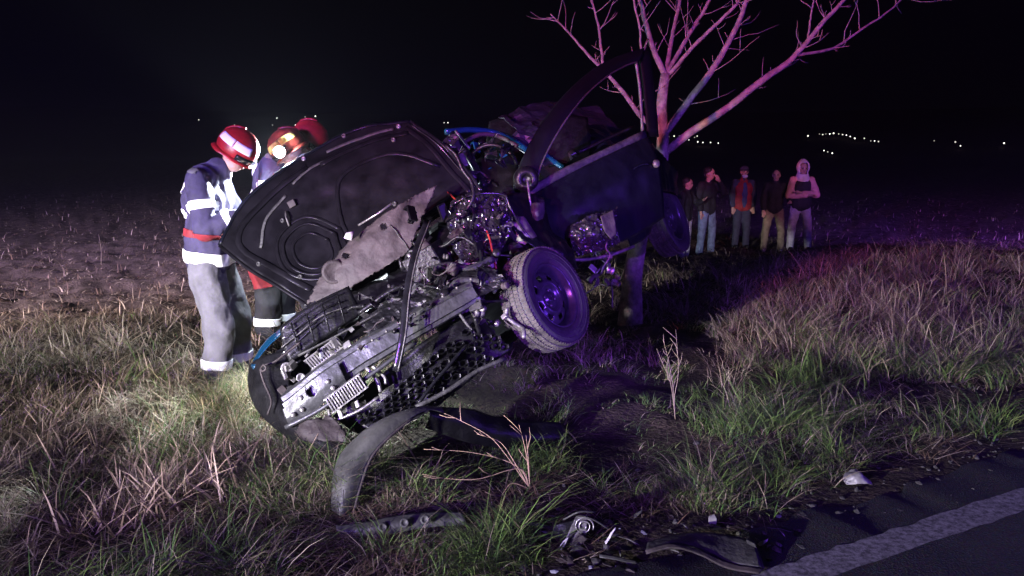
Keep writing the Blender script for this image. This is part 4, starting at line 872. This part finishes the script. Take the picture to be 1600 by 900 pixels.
def face(parent, c, front, upv, s=1.):
    c, front, upv = Vector(c), Vector(front).normalized(), Vector(upv).normalized(); side = upv.cross(front)
    for k in (-1, 1):
        p = c + front * .088 * s + side * k * .032 * s + upv * .012 * s; MB().lathe(p, front, [(-.012 * s, .001), (-.008 * s, .010 * s), (.0, .012 * s), (.006 * s, .008 * s), (.008 * s, .001)], 10).build('eye', FAB['eye'], parent)
        MB().tube([c + front * .097 * s + side * k * q * s + upv * .032 * s for q in (.016, .032, .048)], .005 * s, 6).build('eyebrow', FAB['hair'], parent)
    MB().tube([c + front * .092 * s + side * q * s - upv * .052 * s for q in (-.024, 0, .024)], [.004 * s, .007 * s, .004 * s], 6).build('mouth', FAB['lip'], parent)
def head_prims(c, front, upv, s=1.):
    c, front, upv = Vector(c), Vector(front).normalized(), Vector(upv).normalized(); side = upv.cross(front)
    P = [('e', c + upv * .02 * s, .078 * s, .097 * s, .105 * s, side, upv), ('e', c + front * .025 * s - upv * .055 * s, .056 * s, .062 * s, .062 * s, side, upv),
         ('c', c + front * .085 * s + upv * .01 * s, .010 * s, c + front * .108 * s - upv * .02 * s, .014 * s), ('c', c - upv * .06 * s, .055 * s, c - upv * .16 * s - front * .02 * s, .06 * s)]
    for k in (-1, 1): P.append(('e', c + side * k * .08 * s - upv * .005 * s, .012 * s, .02 * s, .032 * s, side, upv))
    return P

def firefighter(base, label, mir, trouser, helm, stripe, lean_up, tall=1., red_thigh=False, lean=0.):
    """bending over the wreck; mir = +1 leans to the right of the picture, -1 to the left"""
    root = thing('person', label, 'person', base, 'firefighters at the wreck')
    def p(a, b, c): return Vector(base) + Vector(((a * .93 + lean * max(0, c - .8)) * mir, b * .92, c * tall))
    hd = p(.21, .0, 1.56); front = Vector((.80 * mir, -.12, -.58)).normalized(); upv = Vector((.58 * mir, -.05, .80)).normalized()
    sk = head_prims(hd, front, upv, 1.0)
    sk += [('c', p(.0, 0, 1.38), .13, p(-.03, 0, 1.1), .13), ('c', p(-.03, 0, 1.1), .13, p(-.04, 0, .85), .13)]
    arms = []
    for b, el, wr in ((-.19, (.05, -.27, 1.08), (.27, -.2, 1.17)), (.19, (.10, .25, 1.10), (.33, .12, 1.22))):
        S = p(-.01, b, 1.40); E = p(*el); Wr = p(*wr); arms.append((S, E, Wr)); sk += [('c', S, .055, E, .042), ('c', E, .042, Wr, .03)]; hand(sk, Wr, (Wr - E), Vector((0, .3, 1)), 1.05, .7)
    legs = []
    for b, kn, an in ((-.1, (.045, -.11, .43), (.005, -.12, .07)), (.1, (.10, .12, .43), (.07, .14, .07))):
        Hh = p(-.03, b, .80); K = p(*kn); A = p(*an); legs.append((Hh, K, A)); sk += [('c', Hh, .085, K, .06), ('c', K, .058, A, .042)]
    b = organic(sk, .011, 2); finish(b, 'body', M['skin'], root); b.free(); face(root, hd, front, upv)
    jk = [('e', p(-.02, 0, 1.26), .16, .21, .22), ('c', p(-.03, -.05, 1.12), .135, p(-.03, -.06, .88), .15), ('c', p(-.03, .05, 1.12), .135, p(-.03, .06, .88), .15), ('c', p(.0, 0, 1.38), .14, p(.08, 0, 1.46), .085), ('c', p(.0, -.1, 1.4), .1, p(0, .1, 1.4), .1)]
    for S, E, Wr in arms: jk += [('c', S, .082, E, .07), ('c', E, .07, Wr + (E - Wr) * .1, .062)]
    J = organic(jk, .012, 3, .020, 8, 1.3); finish(J, 'jacket', FAB['navy'], root)
    band(J, 'red_band', FAB['redt'], root, p(-.04, 0, 1.045), Vector((.12 * mir, 0, 1)), .026, .34)
    band(J, 'reflective_band', FAB['reflect'], root, p(-.04, 0, .885), Vector((.14 * mir, 0, 1)), .042, .34)
    for k, (S, E, Wr) in enumerate(arms):
        if k == 0: band(J, 'reflective_band', FAB['reflect'], root, S.lerp(E, .52), E - S, .030, .115)
        band(J, 'cuff_band', FAB['reflect'], root, E.lerp(Wr, .72), Wr - E, .022, .085)
    # reflective letters on the back and a name tape on the shoulder
    band(J, 'back_patch', FAB['reflect'], root, p(-.17, -.10, 1.36), Vector((.5 * mir, -.3, 1)), .045, .055)
    band(J, 'back_patch', FAB['reflect'], root, p(-.185, -.06, 1.18), Vector((.1 * mir, 0, 1)), .032, .085)
    band(J, 'name_tape', FAB['greyt'], root, p(-.02, -.25, 1.46), Vector((.2 * mir, 0, 1)), .02, .04)
    J.free()
    tr = [('c', p(-.03, -.05, .88), .122, p(-.03, .05, .88), .122)]
    for Hh, K, A in legs: tr += [('c', Hh, .12, K, .098), ('c', K, .098, A + Vector((0, 0, .05)), .09)]
    T = organic(tr, .012, 3, .024, 7, 4.1); finish(T, 'trousers', trouser, root)
    for Hh, K, A in legs: band(T, 'reflective_band', FAB['reflect'], root, A + Vector((0, 0, .10)), K - A, .032, .16)
    if red_thigh:
        for Hh, K, A in legs: band(T, 'red_band', FAB['redt'], root, K + Vector((0, 0, .14)), K - Hh, .12, .2, .004)
    T.free()
    for Hh, K, A in legs:
        b = organic([('c', A + Vector((0, 0, .03)), .065, A + Vector((0, 0, -.01)), .06), ('e', A + Vector((.09 * mir, 0, -.03)), .11, .05, .04), ('e', A + Vector((-.01 * mir, 0, -.025)), .06, .048, .045)], .012, 2); finish(b, 'boot', FAB['boot'], root); b.free()
    h, sp = helmet(root, hd + upv * .055 - front * .01, upv, front, helm, stripe)
    return root, h, sp, hd, front
FF1 = W(347, 572, 5.6); FF1.z = float(ground_h(FF1.x, FF1.y))
r1 = firefighter(FF1, 'firefighter in grey trousers and red helmet with white stripes bending over the wreck', 1, FAB['greyt'], FAB['helm'], FAB['reflect'], 0, tall=(1.66 - FF1.z - .06) / 1.66)
FF2 = W(506, 540, 6.2); FF2.z = float(ground_h(FF2.x, FF2.y))
r2 = firefighter(FF2, 'firefighter with a lit headlamp on a worn dark red helmet behind the bonnet', -1, FAB['blackf'], FAB['helmd'], FAB['yellow'], 0, tall=1.01)
FF3 = W(424, 540, 6.5); FF3.z = float(ground_h(FF3.x, FF3.y))
r3 = firefighter(FF3, 'firefighter in red and black trousers behind the bonnet with a bright red helmet showing', 1, FAB['blackf'], FAB['helm'], None, 0, tall=1.05, red_thigh=True, lean=.26)
# the lit headlamp
p = W(437, 237, 5.75); dirv = (W(412, 256, 4.9) - p).normalized()
hl = MB().lathe(p, dirv, [(-.035, .001), (-.035, .034), (.0, .044), (.02, .047), (.022, .043), (.012, .040)], 20).build('headlamp', M['plastic'], r2[0])
MB().lathe(p, dirv, [(.014, .041), (.024, .030), (.027, .001)], 20).build('lit_lens', mat('lit_lens', (.9, .95, 1), .3, emit=(.85, .93, 1, 60)), hl)
MB().tube([p - dirv * .03, r2[3] + Vector((0, -.13, .05))], .012, 8).build('headlamp_strap', M['plastic'], r2[0])
lamp('headlamp_glow', 'POINT', p + dirv * .045, 240, (.8, .92, 1), None, .03)
lamp('headlamp_light', 'SPOT', p + dirv * .035, 1100, (.86, .94, 1), W(405, 262, 5.15), .03, 120, .6)

def bystander(px, py, d, yaw, label, jacket, trouser, Hs=1.0, arm_l=None, arm_r=None, hat=None, hood=None, vest=None, center=None, shoe='boot', mask=False, spread=.10, headyaw=0., stance=0.):
    base = W(px, py, d); base.z = float(ground_h(base.x, base.y)); root = thing('person', label, 'person', base, 'onlookers standing in the field')
    Fv = Vector((math.sin(yaw), -math.cos(yaw), 0)); Lv = Vector((math.cos(yaw), math.sin(yaw), 0)); Z = Vector((0, 0, 1))
    def p(a, b, c): return base + (Lv * a + Fv * b + Z * c) * Hs
    hf = Vector((math.sin(yaw + headyaw), -math.cos(yaw + headyaw), -.1)).normalized(); hd = p(0, .03, 1.62); s = Hs
    sk = head_prims(hd, hf, Z, s); sk += [('e', p(0, 0, 1.28), .17 * s, .10 * s, .2 * s, Lv, Z), ('e', p(0, 0, 1.02), .15 * s, .1 * s, .18 * s, Lv, Z)]
    al = arm_l or [(.235, .0, 1.15), (.22, .06, .90)]; ar = arm_r or [(-.235, .0, 1.15), (-.22, .06, .90)]; arms = []
    for k, a in ((1, al), (-1, ar)):
        S = p(.17 * k, 0, 1.40); E = p(*a[0]); Wr = p(*a[1]); arms.append((S, E, Wr)); sk += [('c', S, .05 * s, E, .04 * s), ('c', E, .04 * s, Wr, .028 * s)]; hand(sk, Wr, Wr - E, Lv * k + Z * .2, s)
    legs = []
    for k in (1, -1):
        Hh = p(.085 * k, 0, .90); K = p((spread + .005) * k + stance * .5, .02, .48); A = p(spread * 1.15 * k + stance, -.01, .07); legs.append((Hh, K, A)); sk += [('c', Hh, .08 * s, K, .055 * s), ('c', K, .053 * s, A, .038 * s)]
    b = organic(sk, .014, 1); finish(b, 'body', M['skin'], root); b.free(); face(root, hd, hf, Z, s)
    def torso(ex=0.): return [('e', p(0, 0, 1.26), (.195 + ex) * s, (.135 + ex) * s, .21 * s, Lv, Z), ('c', p(.05, 0, 1.1), (.125 + ex) * s, p(.05, 0, .92), (.13 + ex) * s), ('c', p(-.05, 0, 1.1), (.125 + ex) * s, p(-.05, 0, .92), (.13 + ex) * s), ('c', p(.1, 0, 1.39), .075 * s, p(-.1, 0, 1.39), .075 * s), ('c', p(0, 0, 1.42), .08 * s, p(0, .01, 1.50), .066 * s)]
    jk = torso()
    for S, E, Wr in arms: jk += [('c', S, .078 * s, E, .066 * s), ('c', E, .066 * s, Wr + (E - Wr) * .12, .052 * s)]
    J = organic(jk, .018, 2, .01, 9, px); finish(J, 'jacket', FAB[jacket], root); J.free()
    if vest: V = organic(torso(.016), .018, 2, .01, 9, px + 3); finish(V, 'vest', FAB[vest], root); V.free()
    if center:
        b = organic([('e', p(0, .10, 1.2), .075 * s, .072 * s, .22 * s, Lv, Z), ('e', p(0, .10, 1.02), .07 * s, .075 * s, .16 * s, Lv, Z)], .016, 1); finish(b, 'sweater', FAB[center], root); b.free()
    tr = [('c', p(.05, 0, .92), .115 * s, p(-.05, 0, .92), .115 * s)]
    for Hh, K, A in legs: tr += [('c', Hh, .102 * s, K, .078 * s), ('c', K, .078 * s, A, .068 * s)]
    T = organic(tr, .018, 2, .011, 10, px * 1.7); finish(T, 'trousers', FAB[trouser], root); T.free()
    for Hh, K, A in legs:
        b = organic([('e', A + Fv * .07 * s - Z * .03 * s, .048 * s, .12 * s, .042 * s, Lv, Z), ('e', A - Z * .02 * s, .045 * s, .055 * s, .055 * s, Lv, Z)], .014, 1); finish(b, 'shoe', FAB[shoe], root); b.free()
    if hood:
        b = organic([('e', hd + Z * .03 * s - hf * .025 * s, .118 * s, .125 * s, .14 * s, Lv, Z), ('c', hd - Z * .10 * s - hf * .03 * s, .10 * s, hd - Z * .19 * s - hf * .03 * s, .135 * s), ('e', hd + Z * .10 * s - hf * .05 * s, .08 * s, .09 * s, .085 * s, Lv, Z)], .014, 2)
        cut = [v for v in b.verts if (v.co - hd).dot(hf) > .052 * s and abs((v.co - hd).dot(Lv)) < .068 * s and -.10 * s < (v.co - hd).z < .115 * s]; bmesh.ops.delete(b, geom=cut, context='VERTS'); b.normal_update(); finish(b, 'hood', FAB[hood], root, .012); b.free()
    elif hat:
        b = organic([('e', hd + Z * .065 * s - hf * .01 * s, .092 * s, .11 * s, .075 * s, Lv, Z), ('e', hd + Z * .055 * s + hf * .12 * s, .07 * s, .06 * s, .01 * s, Lv, Z)], .012, 1); finish(b, 'cap', FAB[hat], root); b.free()
    else:
        b = organic([('e', hd + Z * .055 * s - hf * .03 * s, .088 * s, .10 * s, .085 * s, Lv, Z), ('e', hd - hf * .06 * s - Z * .02 * s, .07 * s, .045 * s, .075 * s, Lv, Z)], .012, 1, .004, 60); finish(b, 'hair', FAB['hair'], root); b.free()
    if mask:
        b = organic([('e', hd + hf * .06 * s - Z * .075 * s, .062 * s, .05 * s, .04 * s, Lv, Z)], .01, 1); finish(b, 'face_mask', FAB['mask'], root); b.free()
    return root
bystander(1069, 388, 15.3, .9, 'onlooker in dark clothes mostly hidden behind the raised rear wheel', 'blackf', 'jeansl', .93, arm_l=[(.2, .16, 1.2), (.1, .34, 1.28)], shoe='pale' if False else 'shoe', headyaw=.3)
bystander(1102, 391, 15.6, .5, 'onlooker in black jacket and blue jeans with a hand raised to the face', 'blackf', 'jeans', 1.03, arm_l=[(.32, .12, 1.26), (.15, .15, 1.47)], headyaw=.5, spread=.13)
bystander(1156, 392, 16.4, .0, 'onlooker in cap and lowered white mask with a red vest', 'darkt', 'darkt', 1.0, hat='darkt', vest='redv', center='bluec', mask=True)
bystander(1206, 393, 15.9, -.35, 'onlooker in black jacket and olive trousers beside the hooded onlooker', 'blackf', 'olive', .98, arm_l=[(.28, .06, 1.18), (.30, .26, 1.10)], shoe='shoe', spread=.15)
bystander(1246, 393, 15.7, -.1, 'onlooker in pale hood and black vest with arms folded', 'pink', 'jeansl', 1.03, arm_l=[(.27, .10, 1.12), (-.04, .24, 1.16)], arm_r=[(-.27, .10, 1.10), (.06, .27, 1.12)], hood='whiteh', vest='blackf', spread=.15, stance=.02)

# ------------------------------------------------------------------ debris on the verge and the road shoulder
def debris_sheet(name, rows, m, label, cat, nu=24, nv=10, amp=.006, freq=8, thick=.006, seed=0, torn=.0, group=None, ridged=False):
    P = net(rows, nu, nv)
    if amp: P = crumple(P, amp, freq, seed, ridged)
    if torn: P = tear(P, torn, seed)
    return tag(MB().grid(P).build(name, M[m], None, True, solid=thick), label, cat, group)
def gd(px, py, lift=0.):
    """depth of the ground seen at a pixel"""
    q = G(px, py) - CAM; return q.dot(fw) - lift
def build_debris():
    d = gd(620, 830)
    trim = debris_sheet('trim_strip', [[(525, 822, d - .02), (570, 816, d - .02), (620, 806, d), (670, 801, d + .02), (722, 801, d + .03)], [(528, 832, d - .04), (575, 826, d - .05), (622, 818, d - .04), (672, 812, d - .02), (726, 810, d)], [(545, 846, d - .05), (580, 840, d - .05), (624, 832, d - .04), (672, 824, d - .03), (728, 820, d)]], 'skinp', 'long bent grey plastic trim strip lying in the grass', 'trim strip', 50, 10, .005, 9, .006, 3)
    for x, y in ((598, 824), (632, 817), (664, 812)):
        MB().lathe(W(x, y, d - .06), CAM - W(x, y, d - .06), [(0, .020), (.006, .018), (.007, .012), (.002, .010), (.002, .001)], 18).build('clip_boss', M['skinp'], trim)
    # bumper fragment on the shoulder by the edge line
    d = gd(1100, 885)
    bf = thing('bumper_fragment', 'dark curved bumper fragment with a pale broken lower edge beside the white line', 'bumper piece', G(1100, 885))
    def sub(name, rows, m, nu=40, nv=12, amp=.004, th=.006, s=1):
        P = crumple(net(rows, nu, nv), amp, 8, s); return MB().grid(P).build(name, M[m], bf, True, solid=th)
    sub('shell', [[(1012, 848, d + .10), (1050, 838, d + .13), (1090, 832, d + .14), (1140, 838, d + .12), (1178, 846, d + .08)], [(1010, 856, d + .03), (1055, 846, d + .05), (1095, 846, d + .05), (1140, 862, d + .02), (1184, 866, d - .0)], [(1010, 862, d + .0), (1050, 856, d + .0), (1095, 862, d - .0), (1135, 878, d - .03), (1190, 888, d - .06)]], 'plasticd')
    sub('lower_edge', [[(1008, 860, d - .01), (1050, 850, d + .0), (1095, 862, d - .01), (1140, 880, d - .04), (1192, 890, d - .07)], [(1010, 866, d - .02), (1052, 856, d - .02), (1094, 868, d - .03), (1136, 888, d - .06), (1186, 897, d - .09)]], 'dust', 40, 4, .003, .006, 2)
    sub('side_fin', [[(1166, 842, d + .09), (1180, 850, d + .05)], [(1170, 862, d + .03), (1188, 870, d + .0)], [(1176, 880, d - .04), (1194, 890, d - .06)]], 'skinp', 10, 12, .003, .006, 3)
    # torn lamp unit with a coiled spring
    lu = thing('lamp_unit', 'smashed lamp unit with a coil and pale bracket on the muddy shoulder', 'lamp debris', G(890, 850)); d = gd(890, 850)
    MB().tube([W(912 + (4 + t * .9) * math.cos(t), 822 + (4 + t * .9) * .9 * math.sin(t), d - .02) for t in np.linspace(0, 13, 50)], .003, 6).build('coil', M['metal'], lu)
    for rows, m, s in (([[(900, 806, d), (918, 804, d)], [(884, 840, d - .02), (915, 840, d - .02)], [(870, 862, d), (900, 858, d)]], 'metald', 4), ([[(905, 832, d - .04), (918, 842, d - .04)], [(890, 852, d - .04), (902, 858, d - .04)]], 'dust', 5), ([[(866, 820, d + .02), (900, 812, d + .02)], [(860, 838, d), (896, 842, d)]], 'plastic', 6), ([[(880, 845, d - .05), (888, 840, d - .05)], [(868, 862, d - .04), (876, 864, d - .04)], [(852, 882, d - .02), (856, 886, d - .02)]], 'white', 7), ([[(900, 850, d - .06), (912, 856, d - .05)], [(885, 870, d - .06), (894, 880, d - .06)], [(866, 894, d - .04), (872, 898, d - .04)]], 'plasticd', 8)):
        P = crumple(net(rows, 10, 10), .006, 14, s); MB().grid(P).build('torn_plate', M[m], lu, True, solid=.004)
    for x0, y0, x1, y1 in ((880, 812, 930, 800), (900, 808, 950, 826), (860, 880, 900, 830)): MB().tube(pw([(x0, y0, d - .03), ((x0 + x1) / 2, (y0 + y1) / 2 - 6, d - .05), (x1, y1, d - .02)], 8), .004, 6).build('wire', M['plasticd'], lu)
    # crumpled pale shell and shards
    d = gd(1340, 757)
    debris_sheet('plastic_shell', [[(1320, 740, d + .03), (1334, 735, d + .05), (1348, 742, d + .03)], [(1318, 750, d - .0), (1338, 742, d - .03), (1358, 750, d)], [(1322, 757, d - .02), (1342, 756, d - .05), (1364, 757, d - .01)]], 'pale', 'crumpled pale plastic shell lying alone on the gravel shoulder', 'plastic shell', 24, 20, .014, 14, .004, 9)
    d = gd(1114, 822)
    debris_sheet('plastic_shard', [[(1108, 806, d), (1116, 803, d)], [(1107, 814, d - .02), (1120, 812, d - .02)], [(1111, 822, d - .01), (1118, 822, d - .01)]], 'pale', 'small upright white shard standing behind the dark bumper fragment', 'shard', 10, 10, .003, 12, .004, 10)
    d = gd(745, 862)
    debris_sheet('plate_fragment', [[(733, 852, d + .02), (744, 842, d + .04), (756, 852, d + .03)], [(740, 866, d - .02), (752, 858, d), (762, 864, d - .01)]], 'dust', 'small square grey plate fragment in the grass below the trim strip', 'plate', 10, 8, .004, 12, .005, 11)
    # long pieces that catch the light
    for i, (x0, y0, x1, y1, w, mk, lab) in enumerate(((936, 866, 998, 878, 5, 'skinp', 'thin straight grey strip lying flat between the lamp debris and the bumper fragment'), (945, 846, 962, 824, 5, 'white', 'narrow pale blade standing on edge behind the thin grey strip'), (1184, 850, 1200, 842, 6, 'white', 'short pale stick just beyond the end of the bumper fragment'), (1212, 846, 1222, 852, 7, 'skinp', 'small grey chip on the asphalt beyond the pale stick'), (812, 812, 866, 824, 6, 'plasticd', 'dark flat strip lying beside the smashed lamp unit'), (988, 806, 1004, 796, 6, 'skinp', 'small slanted grey piece in the grass edge behind the bumper fragment'))):
        d = gd((x0 + x1) / 2, max(y0, y1) + 3)
        P = crumple(net([[(x0, y0, d), ((x0 + x1) / 2, (y0 + y1) / 2 - 1, d - .01), (x1, y1, d)], [(x0 + 1, y0 + w, d - .01), ((x0 + x1) / 2, (y0 + y1) / 2 + w - 1, d - .02), (x1 - 1, y1 + w * .7, d - .01)]], 10, 4), .003, 20, i)
        tag(MB().grid(P).build('plastic_strip', M[mk], None, True, solid=.004), lab, 'plastic strip')
    rng = random.Random(77)
    for k in range(95):
        x = rng.uniform(800, 1260); y = rng.uniform(795, 896) - max(0, x - 1100) * .1; g = G(x, y); s = rng.choice([.004, .006, .008, .014]) * rng.uniform(.7, 1.3); a = rng.random() * 6.28
        e = Vector((math.cos(a), math.sin(a), rng.uniform(-.2, .3))); f = Vector((-math.sin(a), math.cos(a), rng.uniform(-.2, .5))); c = g + Vector((0, 0, s * .6)); pts = []
        for q in range(rng.randint(4, 6)):
            t = q * 1.2 + rng.uniform(-.3, .3); pts.append(c + e * math.cos(t) * s * 1.6 + f * math.sin(t) * s)
        b = MB().add(pts + [c + Vector((0, 0, s * .35))], [(q, (q + 1) % len(pts), len(pts)) for q in range(len(pts))]); mk = rng.choice(['plastic', 'plastic', 'plasticd', 'gloss', 'metald', 'metal', 'glass', 'dust'])
        pale = mk in ('metal', 'glass', 'dust')
        tag(b.build('shard', M[mk], None, False, solid=.003), 'tiny pale shard scattered on the muddy shoulder' if pale else 'tiny dark shard scattered on the muddy shoulder', 'shard', 'pale shards on the shoulder' if pale else 'dark shards on the shoulder')
    for k in range(16):   # long splinters
        x = rng.uniform(830, 1240); y = rng.uniform(800, 890); g = G(x, y) + Vector((0, 0, .012)); a = rng.random() * 3.14; v = Vector((math.cos(a), math.sin(a), rng.uniform(-.05, .2))); L = rng.uniform(.03, .10)
        tag(MB().tube([g - v * L * .5, g + Vector((0, 0, .006)), g + v * L * .5], [.002, .005, .003], 6, flat=.4).build('splinter', M[rng.choice(['plasticd', 'metald'])], None), 'thin grey splinter lying among the shards on the shoulder', 'splinter', 'splinters on the shoulder')
build_debris()

# ------------------------------------------------------------------ single dry weeds that stand out
DRY = mat('dry_stem', (.30, .20, .14), .8, 0, .3, 20); DRYP = mat('pale_dry_stem', (.17, .135, .085), .8, 0, .3, 20)
def weed(label, stems, m, r=.004, twigs=4, seed=0, group=None):
    rng = random.Random(seed); p0 = stems[0][0]; root = thing('dry_weed', label, 'weed', p0, group)
    for pts in stems:
        P = [Vector(v) for v in catmull(np.array(pts), 14)]; o = MB().tube(P, [r * (1 - .65 * i / 14) for i in range(15)], 6).build('stem', m, root)
        for _ in range(twigs):
            i = rng.randint(5, 13); v = ((P[i] - P[i - 1]).normalized() + Vector((rng.gauss(0, .6), rng.gauss(0, .4), rng.gauss(.2, .4)))).normalized(); ln = rng.uniform(.03, .10)
            MB().tube([P[i], P[i] + v * ln * .6, P[i] + v * ln + Vector((rng.gauss(0, .01), 0, .01))], [.0022, .0016, .001], 5).build('twig', m, o)
def build_weeds():
    g = G(828, 764); d = (g - CAM).dot(fw)
    def w_(x, y, o=0): return W(x, y, d + o)
    weed('broken pinkish dry weed with long stalks bent flat beside the hanging bumper skin', [[g, w_(815, 735, -.02), w_(785, 718, -.05), w_(730, 706, -.1), w_(662, 702, -.15)], [g, w_(812, 732, -.03), w_(750, 748, -.15), w_(700, 748, -.2), w_(660, 741, -.25)], [g, w_(824, 720), w_(818, 690), w_(811, 664)], [g, w_(826, 725), w_(824, 700), w_(822, 680)], [g, w_(800, 716, .02), w_(780, 690, .05), w_(745, 678, .05)], [g, w_(790, 710, .02), w_(762, 680, .05), w_(715, 655, .1), w_(694, 646, .1)], [g, w_(800, 755, -.05), w_(785, 772, -.1), w_(770, 785, -.12)]], DRY, .0027, 2, 1)
    g = G(1055, 655); d = (g - CAM).dot(fw)
    weed('upright bare dry weed with short side twigs in front of the shadowed ditch', [[g, W(1052, 610, d), W(1046, 570, d), W(1036, 530, d)], [g, W(1054, 620, d), W(1060, 580, d), W(1056, 515, d)], [g, W(1048, 600, d), W(1034, 565, d), W(1026, 545, d)]], DRYP, .0027, 7, 2)
    g = G(1358, 605); d = (g - CAM).dot(fw)
    weed('forked straw coloured weed among the green grass', [[g, W(1350, 575, d), W(1335, 545, d)], [g, W(1358, 570, d), W(1368, 545, d), W(1376, 520, d)], [g, W(1362, 575, d), W(1395, 560, d), W(1420, 550, d)]], DRYP, .0027, 5, 3)
    for i, (x, y, x1, y1, l) in enumerate(((1225, 560, 1182, 500, 'single thin straw stalk leaning over brown grass'), (1478, 470, 1474, 392, 'tall thin straw stalk standing above the dry grass'), (158, 415, 154, 366, 'short pale stalk standing alone in the stubble field'), (262, 470, 258, 445, 'short forked stalk beside the grey trousered firefighter'), (1290, 545, 1268, 500, 'slanting stalk beside the dry clump'))):
        g = G(x, y); d = (g - CAM).dot(fw); weed(l, [[g, W((x + x1) / 2 + 2, (y + y1) / 2, d), W(x1, y1, d)]], DRYP, .006, 3, 10 + i)
build_weeds()

# ------------------------------------------------------------------ lamps of the far villages on the hillside
def build_village():
    spots = [(311, 188), (367, 196), (433, 185), (426, 196), (462, 196), (466, 196), (474, 196), (477, 183), (493, 182), (694, 192), (700, 192), (1045, 214), (1053, 213), (1061, 213), (1070, 218), (1076, 219), (1085, 215), (1089, 213), (1090, 222), (1098, 223), (1110, 223), (1122, 224), (1262, 213), (1280, 210), (1285, 211), (1290, 210), (1296, 210), (1302, 209), (1310, 210), (1316, 211), (1322, 212), (1328, 214), (1335, 217), (1350, 217), (1360, 221), (1366, 221), (1372, 222), (1287, 236), (1293, 238), (1300, 240), (1459, 221), (1492, 223), (1500, 229), (1568, 225)]
    rng = random.Random(9); mp = mat('lamp_post_paint', (.05, .05, .05), .6); me_l = [mat('village_lamp_%s' % n, (.9, .9, .8), .5, emit=(*c, e)) for n, c, e in (('bright', (1, .97, .88), 3.2), ('medium', (1, .95, .85), 1.3), ('dim', (1, .92, .82), .5))]
    for x, y in spots:
        g = G(x, y + 6); d = (g - CAM).length; r = d / F * .85 * rng.uniform(.8, 1.15); h = 6 * d / F
        b = MB().tube([g, g + Vector((0, 0, h - r))], .09, 6, 1); b.lathe(g + Vector((0, 0, h)), (0, 0, 1), [(-r, .01), (-r * .7, r * .7), (0, r), (r * .7, r * .7), (r, .01)], 10, 0)
        lvl = 0 if (x, y) in ((367, 196), (493, 182), (700, 192), (1090, 222), (1098, 223), (1045, 214), (1262, 213), (1328, 214), (1302, 209)) else rng.choice([0, 1, 1, 2])
        left = 'left' if x < 800 else ('mid' if x < 1200 else 'right')
        lab = {'left': 'tiny far lamp in the scattered row above the firefighters', 'mid': 'tiny far lamp in the cluster behind the tree trunk', 'right': 'tiny far lamp in the long row above the onlookers'}[left]
        tag(b.build('street_lamp', [me_l[lvl], mp], None), lab, 'street lamp', {'left': 'far lamps above the firefighters', 'mid': 'far lamps behind the tree', 'right': 'far lamps above the onlookers'}[left])
build_village()

# ------------------------------------------------------------------ thin night haze round the whole place
def build_haze():
    b = MB(); X = 2600; z0, z1 = -2.0, 60.0
    b.add([(-X, -X, z0), (X, -X, z0), (X, X, z0), (-X, X, z0), (-X, -X, z1), (X, -X, z1), (X, X, z1), (-X, X, z1)], [(3, 2, 1, 0), (4, 5, 6, 7), (0, 1, 5, 4), (1, 2, 6, 5), (2, 3, 7, 6), (3, 0, 4, 7)])
    m = bpy.data.materials.new('haze'); m.use_nodes = True; t = m.node_tree; t.nodes.remove(t.nodes['Principled BSDF'])
    v = t.nodes.new('ShaderNodeVolumePrincipled'); v.inputs['Density'].default_value = HAZE; v.inputs['Color'].default_value = (.9, .92, 1, 1); v.inputs['Anisotropy'].default_value = .2
    t.links.new(v.outputs[0], t.nodes['Material Output'].inputs['Volume'])
    o = b.build('haze', m, None, False); o['kind'] = 'stuff'
HAZE = .0003
build_haze()
